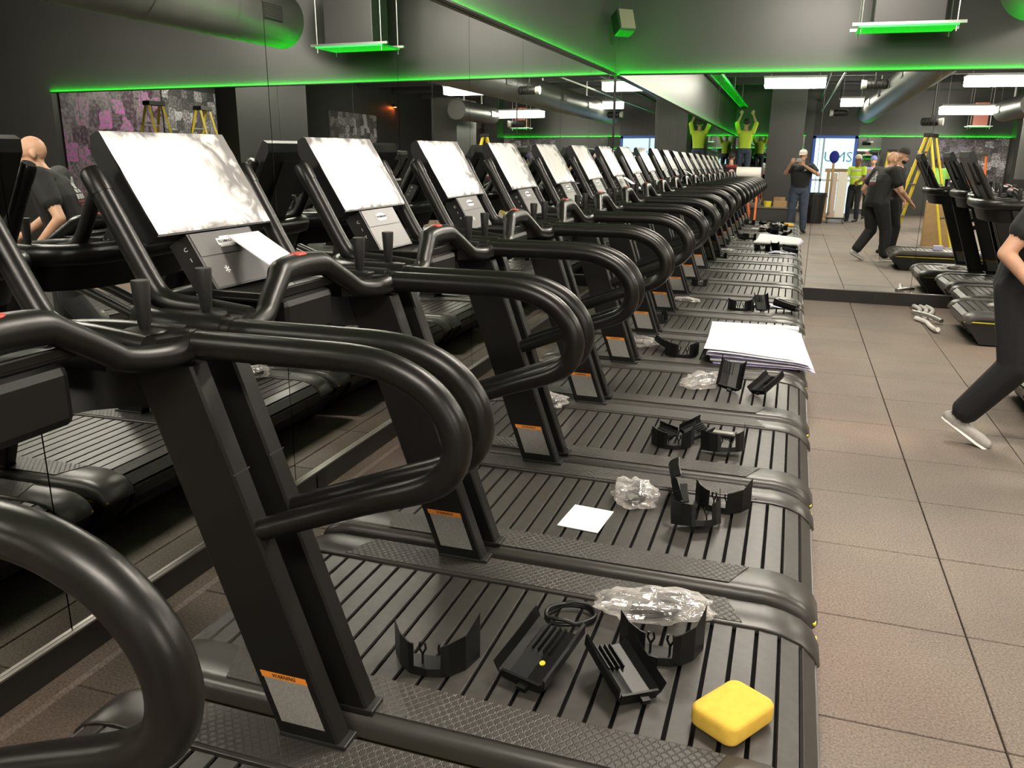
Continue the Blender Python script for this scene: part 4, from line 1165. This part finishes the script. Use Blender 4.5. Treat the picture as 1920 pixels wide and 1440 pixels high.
# the bald walking man: leaning, mid stride, seen directly at the frame edge and in both mirrors
def back_print(o, j, hp, Rh):
    b_ = 1.32
    zz = [j['wst'].z, j['chs'].z, j['chs'].lerp(j['nek'], .45).z]
    cy = [j['wst'].y, j['chs'].y, j['chs'].lerp(j['nek'], .45).y]; ry = [.125 * b_, .128 * b_, .112 * b_]
    def surf(x, z): return np.interp(z, zz, cy) - np.interp(z, zz, ry) * math.sqrt(max(0.1, 1 - (x / (.188 * b_)) ** 2)) - .005
    def mark(poly_x, z0, z1, m):
        n = 8; vs = []
        for z in (z0, (z0 + z1) / 2, z1):
            for k in range(n + 1):
                x = poly_x[0] + (poly_x[1] - poly_x[0]) * k / n
                vs.append((x, surf(x, z), z))
        fs = [(r * (n + 1) + k, r * (n + 1) + k + 1, (r + 1) * (n + 1) + k + 1, (r + 1) * (n + 1) + k) for r in range(2) for k in range(n)]
        MB().add(vs, fs).build('back_print', m, o)
    PR = mat('grey_white_print', (.55, .55, .54), .7); RP = mat('dull_red_print', (.22, .04, .05), .8)
    for a, b, z0, z1 in ((-.022, .022, 1.375, 1.415), (-.034, .034, 1.345, 1.373), (-.026, .030, 1.325, 1.343), (-.055, -.012, 1.295, 1.32), (.010, .055, 1.295, 1.32)): mark((a, b), z0, z1, PR)
    for k in range(4): mark((-.078 + .041 * k, -.045 + .041 * k), 1.248, 1.285, PR)
    mark((-.075, .08), 1.222, 1.238, RP); mark((-.055, .06), 1.200, 1.212, RP)
person('bald bearded man in black tee and grey sneakers walking past', (1.29, 5.20, 0), -118,
       dict(pel=(0, -.02, .93), wst=(0, .0, 1.06), chs=(0, .045, 1.28), nek=(0, .115, 1.46), hed=(0, .175, 1.585), look=(0.15, 1, -.35),
            sL=(-.215, .08, 1.41), sR=(.215, .08, 1.41), eL=(-.29, .20, 1.12), eR=(.33, -.06, 1.12), wL=(-.22, .43, .95), wR=(.31, .12, .93),
            hL=(-.11, 0, .91), hR=(.11, -.02, .91), kL=(-.11, .13, .51), kR=(.11, .02, .49), aL=(-.12, .16, .09), aR=(.12, -.20, .17), tL=(-.13, .32, .038), tR=(.13, -.09, .045), heelR=(.12, -.27, .135), fL=(.1, .6, -.7), fR=(0, .2, -1)),
       M_(TEE, BLKPANT, SHOE), 1.32, voxel=0.0085, beard=mat('grey_beard', (.10, .07, .05), .8), extras=back_print, sole=SHOEW, hgt=1.0)

def glasses(o, j, hp, Rh):
    for s in (-1, 1): MB().tube([hp(s * .032 + .022 * math.cos(t * .7), .096, .010 + .017 * math.sin(t * .7)) for t in range(10)], .0022, 6).build('glasses_rim', BLACK, o)
    MB().tube([hp(-.01, .098, .012), hp(.01, .098, .012)], .002, 6).build('glasses_bridge', BLACK, o)
person('bearded man in black with a dark knit beanie and glasses', (1.66, 4.12, 0), -70,
       dict(eL=(-.24, .04, 1.15), wL=(-.21, .20, .95), eR=(.25, -.02, 1.15), kL=(-.10, .10, .5), aL=(-.11, .06, .085), tL=(-.12, .23, .036), aR=(.11, -.16, .085), tR=(.12, 0, .036), look=(.1, 1, -.3)),
       M_(TEE, BLKPANT, SHOEB), 1.0, cap=(mat('knit_beanie', (.05, .045, .04), .9), None), beard=HAIRD, extras=glasses, sleeve=0.9)

def vest(o, j, hp, Rh):
    for z in (1.22, 1.40):
        MB().lathe([(.205, -.022), (.207, 0), (.205, .022)], (0, 0.0, z), 24, Matrix.Diagonal((1.0, .74, 1.0))).build('reflective_band', REFLECT, o, smooth=60)
    for s in (-1, 1): MB().box((s * .10, -.128, 1.33), (.045, .012, .30)).build('reflective_band', REFLECT, o)
person('worker in a hi-vis vest, pale hard hat and dark jeans pushing the white panel', (1.62, -5.5, 0), 30,
       dict(eR=(.27, .12, 1.18), wR=(.20, .33, 1.10), eL=(-.26, .10, 1.18), wL=(-.18, .33, 1.15), kL=(-.1, .1, .5), aL=(-.11, .08, .085), tL=(-.12, .24, .036)),
       M_(HIVIS, DENIMD, SHOEB, SKIND), 1.05, cap=(mat('pale_hat', (.80, .72, .55), .5), None), extras=vest)
person('worker in a lilac shirt and cap with an orange belt beside the door', (2.15, -7.3, 0), 10,
       dict(), M_(PURPLE, DENIMD, SHOEB), 1.0, cap=(mat('lilac_cap', (.25, .25, .62), .8), None),
       extras=lambda o, j, hp, Rh: MB().lathe([(.195, -.03), (.197, 0), (.195, .03)], (0, 0, 1.16), 24, Matrix.Diagonal((1, .76, 1))).build('belt', ORANGE, o, smooth=60))
person('worker in a neon green shirt standing behind the tall carton', (3.50, -4.2, 0), 160,
       dict(hed=(0, .10, 1.60), nek=(0, .05, 1.48), look=(0, 1, -.6), wL=(-.15, .30, 1.0), wR=(.15, .30, 1.0), eL=(-.25, .08, 1.15), eR=(.25, .08, 1.15)),
       M_(NEON, DENIMD, SHOEB, SKIND), 1.1, cap=(mat('navy_cap', (.03, .05, .22), .8), None))
# worker up on the orange ladder, reaching to the ceiling
person('worker in a glowing hi-vis shirt standing on the orange stepladder, arms up', (-1.42, -5.17, 0.922), 180,
       dict(eL=(-.26, .10, 1.68), wL=(-.16, .16, 1.92), eR=(.26, .10, 1.68), wR=(.16, .16, 1.92), fL=(0, .1, 1), fR=(0, .1, 1), look=(0, 1, .6)),
       M_(HIVIS, DENIM, SHOEB), 1.05, cap=(HAIRD, None), sleeve=1.0)
person('man in a black shirt with a pink back print and red shoulder stripes', (-1.62, -3.3, 0), 165,
       dict(), M_(TEE, BLKPANT, SHOEB), 1.12, hair=HAIRD,
       extras=lambda o, j, hp, Rh: [MB().lathe([(.07, 0), (.07, .006), (0.0, .0065)], (0, -.150, 1.30), 20, Matrix.Rotation(math.pi / 2, 3, 'X')).build('back_print', mat('pink_print', (.75, .40, .45), .7), o)] + [MB().box((0, -.132, 1.43 + .035 * k), (.30, .03, .014)).build('shoulder_stripe', RED, o) for k in range(2)])

# ================================================================== things behind and across the room
def stepladder(name, x, y, rz, h, m, label, steps=6):
    o = tag(empty(name, (x, y, 0), rz), label, 'ladder', 'stepladders')
    sp_, wb_, wt_ = h * 0.26, 0.30, 0.15
    for s in (-1, 1):
        MB().tube([(s * wb_, -sp_, 0.0), (s * wt_, -0.04, h - .03)], .030, 4).build('front_rail', m, o)
        MB().tube([(s * wb_ * .95, sp_, 0.0), (s * wt_, 0.04, h - .03)], .025, 4).build('rear_rail', m, o)
        MB().box((s * wb_, -sp_, 0.02), (.07, .07, .04)).build('rubber_foot', BLACK, o)
    for k in range(1, steps + 1):
        t = k / (steps + 1); yy = -sp_ + (sp_ - .04) * t; ww = wb_ + (wt_ - wb_) * t
        MB().box((0, yy, h * t), (2 * ww, .075, .025)).build('step', STEEL, o)
    for k in (2, 4):
        t = k / (steps + 1); yy = sp_ - (sp_ - .04) * t; ww = wb_ + (wt_ - wb_) * t
        MB().box((0, yy, h * t), (2 * ww, .025, .03)).build('brace', STEEL, o)
    MB().box((0, 0, h), (.36, .16, .07), ch=.008).build('top_cap', BLACK, o)
    return o
stepladder('stepladder', 6.3, 7.75, 1.5, 2.44, LADY, 'tall yellow stepladder before the magenta-tinted mural')
stepladder('stepladder', 5.95, 6.95, 1.7, 2.40, LADY, 'tall yellow stepladder before the grey mural next to the black column')
stepladder('stepladder', 2.30, 2.42, -1.15, 2.06, LADY, 'yellow stepladder beside the tall brown carton')
stepladder('stepladder', 2.85, -9.3, 0.2, 2.0, LADY, 'shorter yellow stepladder beside the lilac shirt worker')
stepladder('stepladder', 5.2, -8.9, 0.1, 1.9, LADO, 'orange stepladder before the pale grey mural')
stepladder('stepladder', -1.42, -5.2, 0.0, 0.88, LADO, 'short orange stepladder under the hi-vis worker by the mirror wall', 3)

pf = tag(empty('platform', (-0.45, -3.75, 0)), 'low dark platform before the square column', 'platform')
MB().box((0, 0, 0.20), (1.15, 1.1, 0.40), ch=0.006).build('platform_body', DARKWALL, pf)
MB().box((0, 0, 0.412), (1.2, 1.15, 0.024), ch=0.004).build('platform_top', mat('grey_top', (0.13, 0.125, 0.115), .5), pf)
carton('carton', -0.30, -3.55, 0.424, (.30, .25, .16), 0.2, 'flat brown carton on the low dark platform')
carton('carton', 0.0, -3.75, 0.424, (.20, .22, .11), -0.2, 'smallest brown carton at the edge of the low dark platform')
carton('carton', -0.33, -3.95, 0.424, (.22, .22, .24), 0.5, 'cube-like brown carton behind the flat one on the platform')
tag(MB().lathe([(.09, 0), (.11, .14), (.112, .15), (0, .151)], (-.62, -3.5, .424), 20).build('bucket', mat('yellow_bucket', (.82, .62, .05), .4), None, smooth=40), 'yellow bucket on the low dark platform', 'bucket')
wr_ = tag(empty('roll_stand', (-1.12, -2.65, 0)), 'fat white roll lying on an orange stand', 'roll')
MB().tube([(-.30, 0, 1.28), (.30, 0, 1.28)], .155, 24).build('white_roll', mat('white_foam', (.86, .84, .78), .7), wr_, smooth=40)
for s in (-1, 1):
    MB().tube([(s * .24, -.28, 0), (s * .24, 0, 1.12)], .022, 8).build('stand_leg', LADO, wr_); MB().tube([(s * .24, .28, 0), (s * .24, 0, 1.12)], .022, 8).build('stand_leg', LADO, wr_)
MB().box((0, 0, 1.115), (.56, .22, .02)).build('stand_top', LADO, wr_)

# blue framed glass door with the bright lobby behind
d1 = struct(MB().box((1.14, YR + 0.02, 1.20), (1.26, 0.02, 2.40)).build('door_1', emit('lobby_glow', (0.55, 0.83, 1.0), 2.2)))
for (c, d) in (((0.50, YR + 0.05, 1.22), (0.09, 0.08, 2.46)), ((1.78, YR + 0.05, 1.22), (0.09, 0.08, 2.46)), ((1.14, YR + 0.05, 2.42), (1.37, 0.08, 0.09))):
    MB().box(c, d).build('door_frame', BLUE, d1)
MB().box((0.80, YR + 0.045, 1.20), (0.06, 0.05, 2.36)).build('door_stile', mat('pale_blue', (.55, .68, .78), .5), d1)
MB().box((1.14, YR + 0.045, 1.05), (1.20, 0.05, 0.07)).build('push_bar', STEEL, d1)
text_obj('door_lettering', 'UMS', 0.46, mat('teal_letters', (.10, .45, .55), .5), d1, (1.28, YR + 0.036, 1.78), (1, 0, 0), (0, 0, 1))
struct(MB().box((1.15, YR + 0.006, 3.22), (1.40, 0.012, 1.5)).build('trim_2', DARKWALL))

bn = tag(empty('trash_bin', (0.60, -4.3, 0)), 'tall black trash bin beside the white panel on a dolly', 'bin')
MB().lathe([(.20, 0.0), (.25, .72), (.265, .73), (.265, .80), (.24, .80), (.235, .74), (0.0, .70)], (0, 0, 0), 24).build('bin_body', BLACK, bn, smooth=40)
for s in (-1, 1): MB().box((s * .27, 0, .70), (.03, .12, .03)).build('bin_handle', BLACK, bn)
dy = tag(empty('dolly', (1.15, -4.72, 0)), 'flat black dolly under the tall white panel', 'dolly')
MB().box((0, 0, .13), (.50, .40, .035), ch=.006).build('deck', BLACK, dy)
for sx in (-1, 1):
    for sy in (-1, 1): MB().tube([(sx * .2 - .015, sy * .15, .055), (sx * .2 + .015, sy * .15, .055)], .055, 14).build('wheel', mat('grey_wheel', (.2, .2, .2), .6), dy, smooth=40)
wp = tag(empty('white_panel', (1.15, -4.72, .149)), 'tall white cut-out panel standing on the dolly', 'panel')
MB().box((.08, 0, .60), (.24, .16, 1.20), ch=.006).build('panel_board', mat('cream_board', (.85, .80, .70), .6), wp)
MB().box((-.11, .06, .62), (.10, .03, 1.10)).build('panel_side', mat('tan_board', (.62, .45, .36), .6), wp)
MB().prism([(-.24, 0.0), (.0, 0.0), (.0, .22)], 'y', -.07, .07).build('panel_foot', mat('tan_board', (.62, .45, .36), .6), wp)
bc = tag(empty('barricade', (1.85, -6.05, 0)), 'pale wooden rail barrier before the door', 'barrier')
MB().box((0, 0, 1.38), (2.1, .04, .10)).build('rail', WOOD, bc)
for s in (-1, 1): MB().box((s * .95, 0, .67), (.09, .05, 1.33)).build('post', WOOD, bc); MB().box((s * .95, 0, .02), (.10, .5, .04)).build('foot', WOOD, bc)
bs = tag(empty('blue_brush', (0.98, -5.35, 0)), 'round blue brush head on an upright wooden pole', 'brush')
MB().tube([(0, 0, 0), (0, 0, 1.62)], .035, 10).build('pole', WOOD, bs)
MB().ell((0, 0, 1.74), (.13, .10, .17), 18).build('brush_head', mat('navy_bristle', (.02, .03, .30), .9), bs, smooth=60)
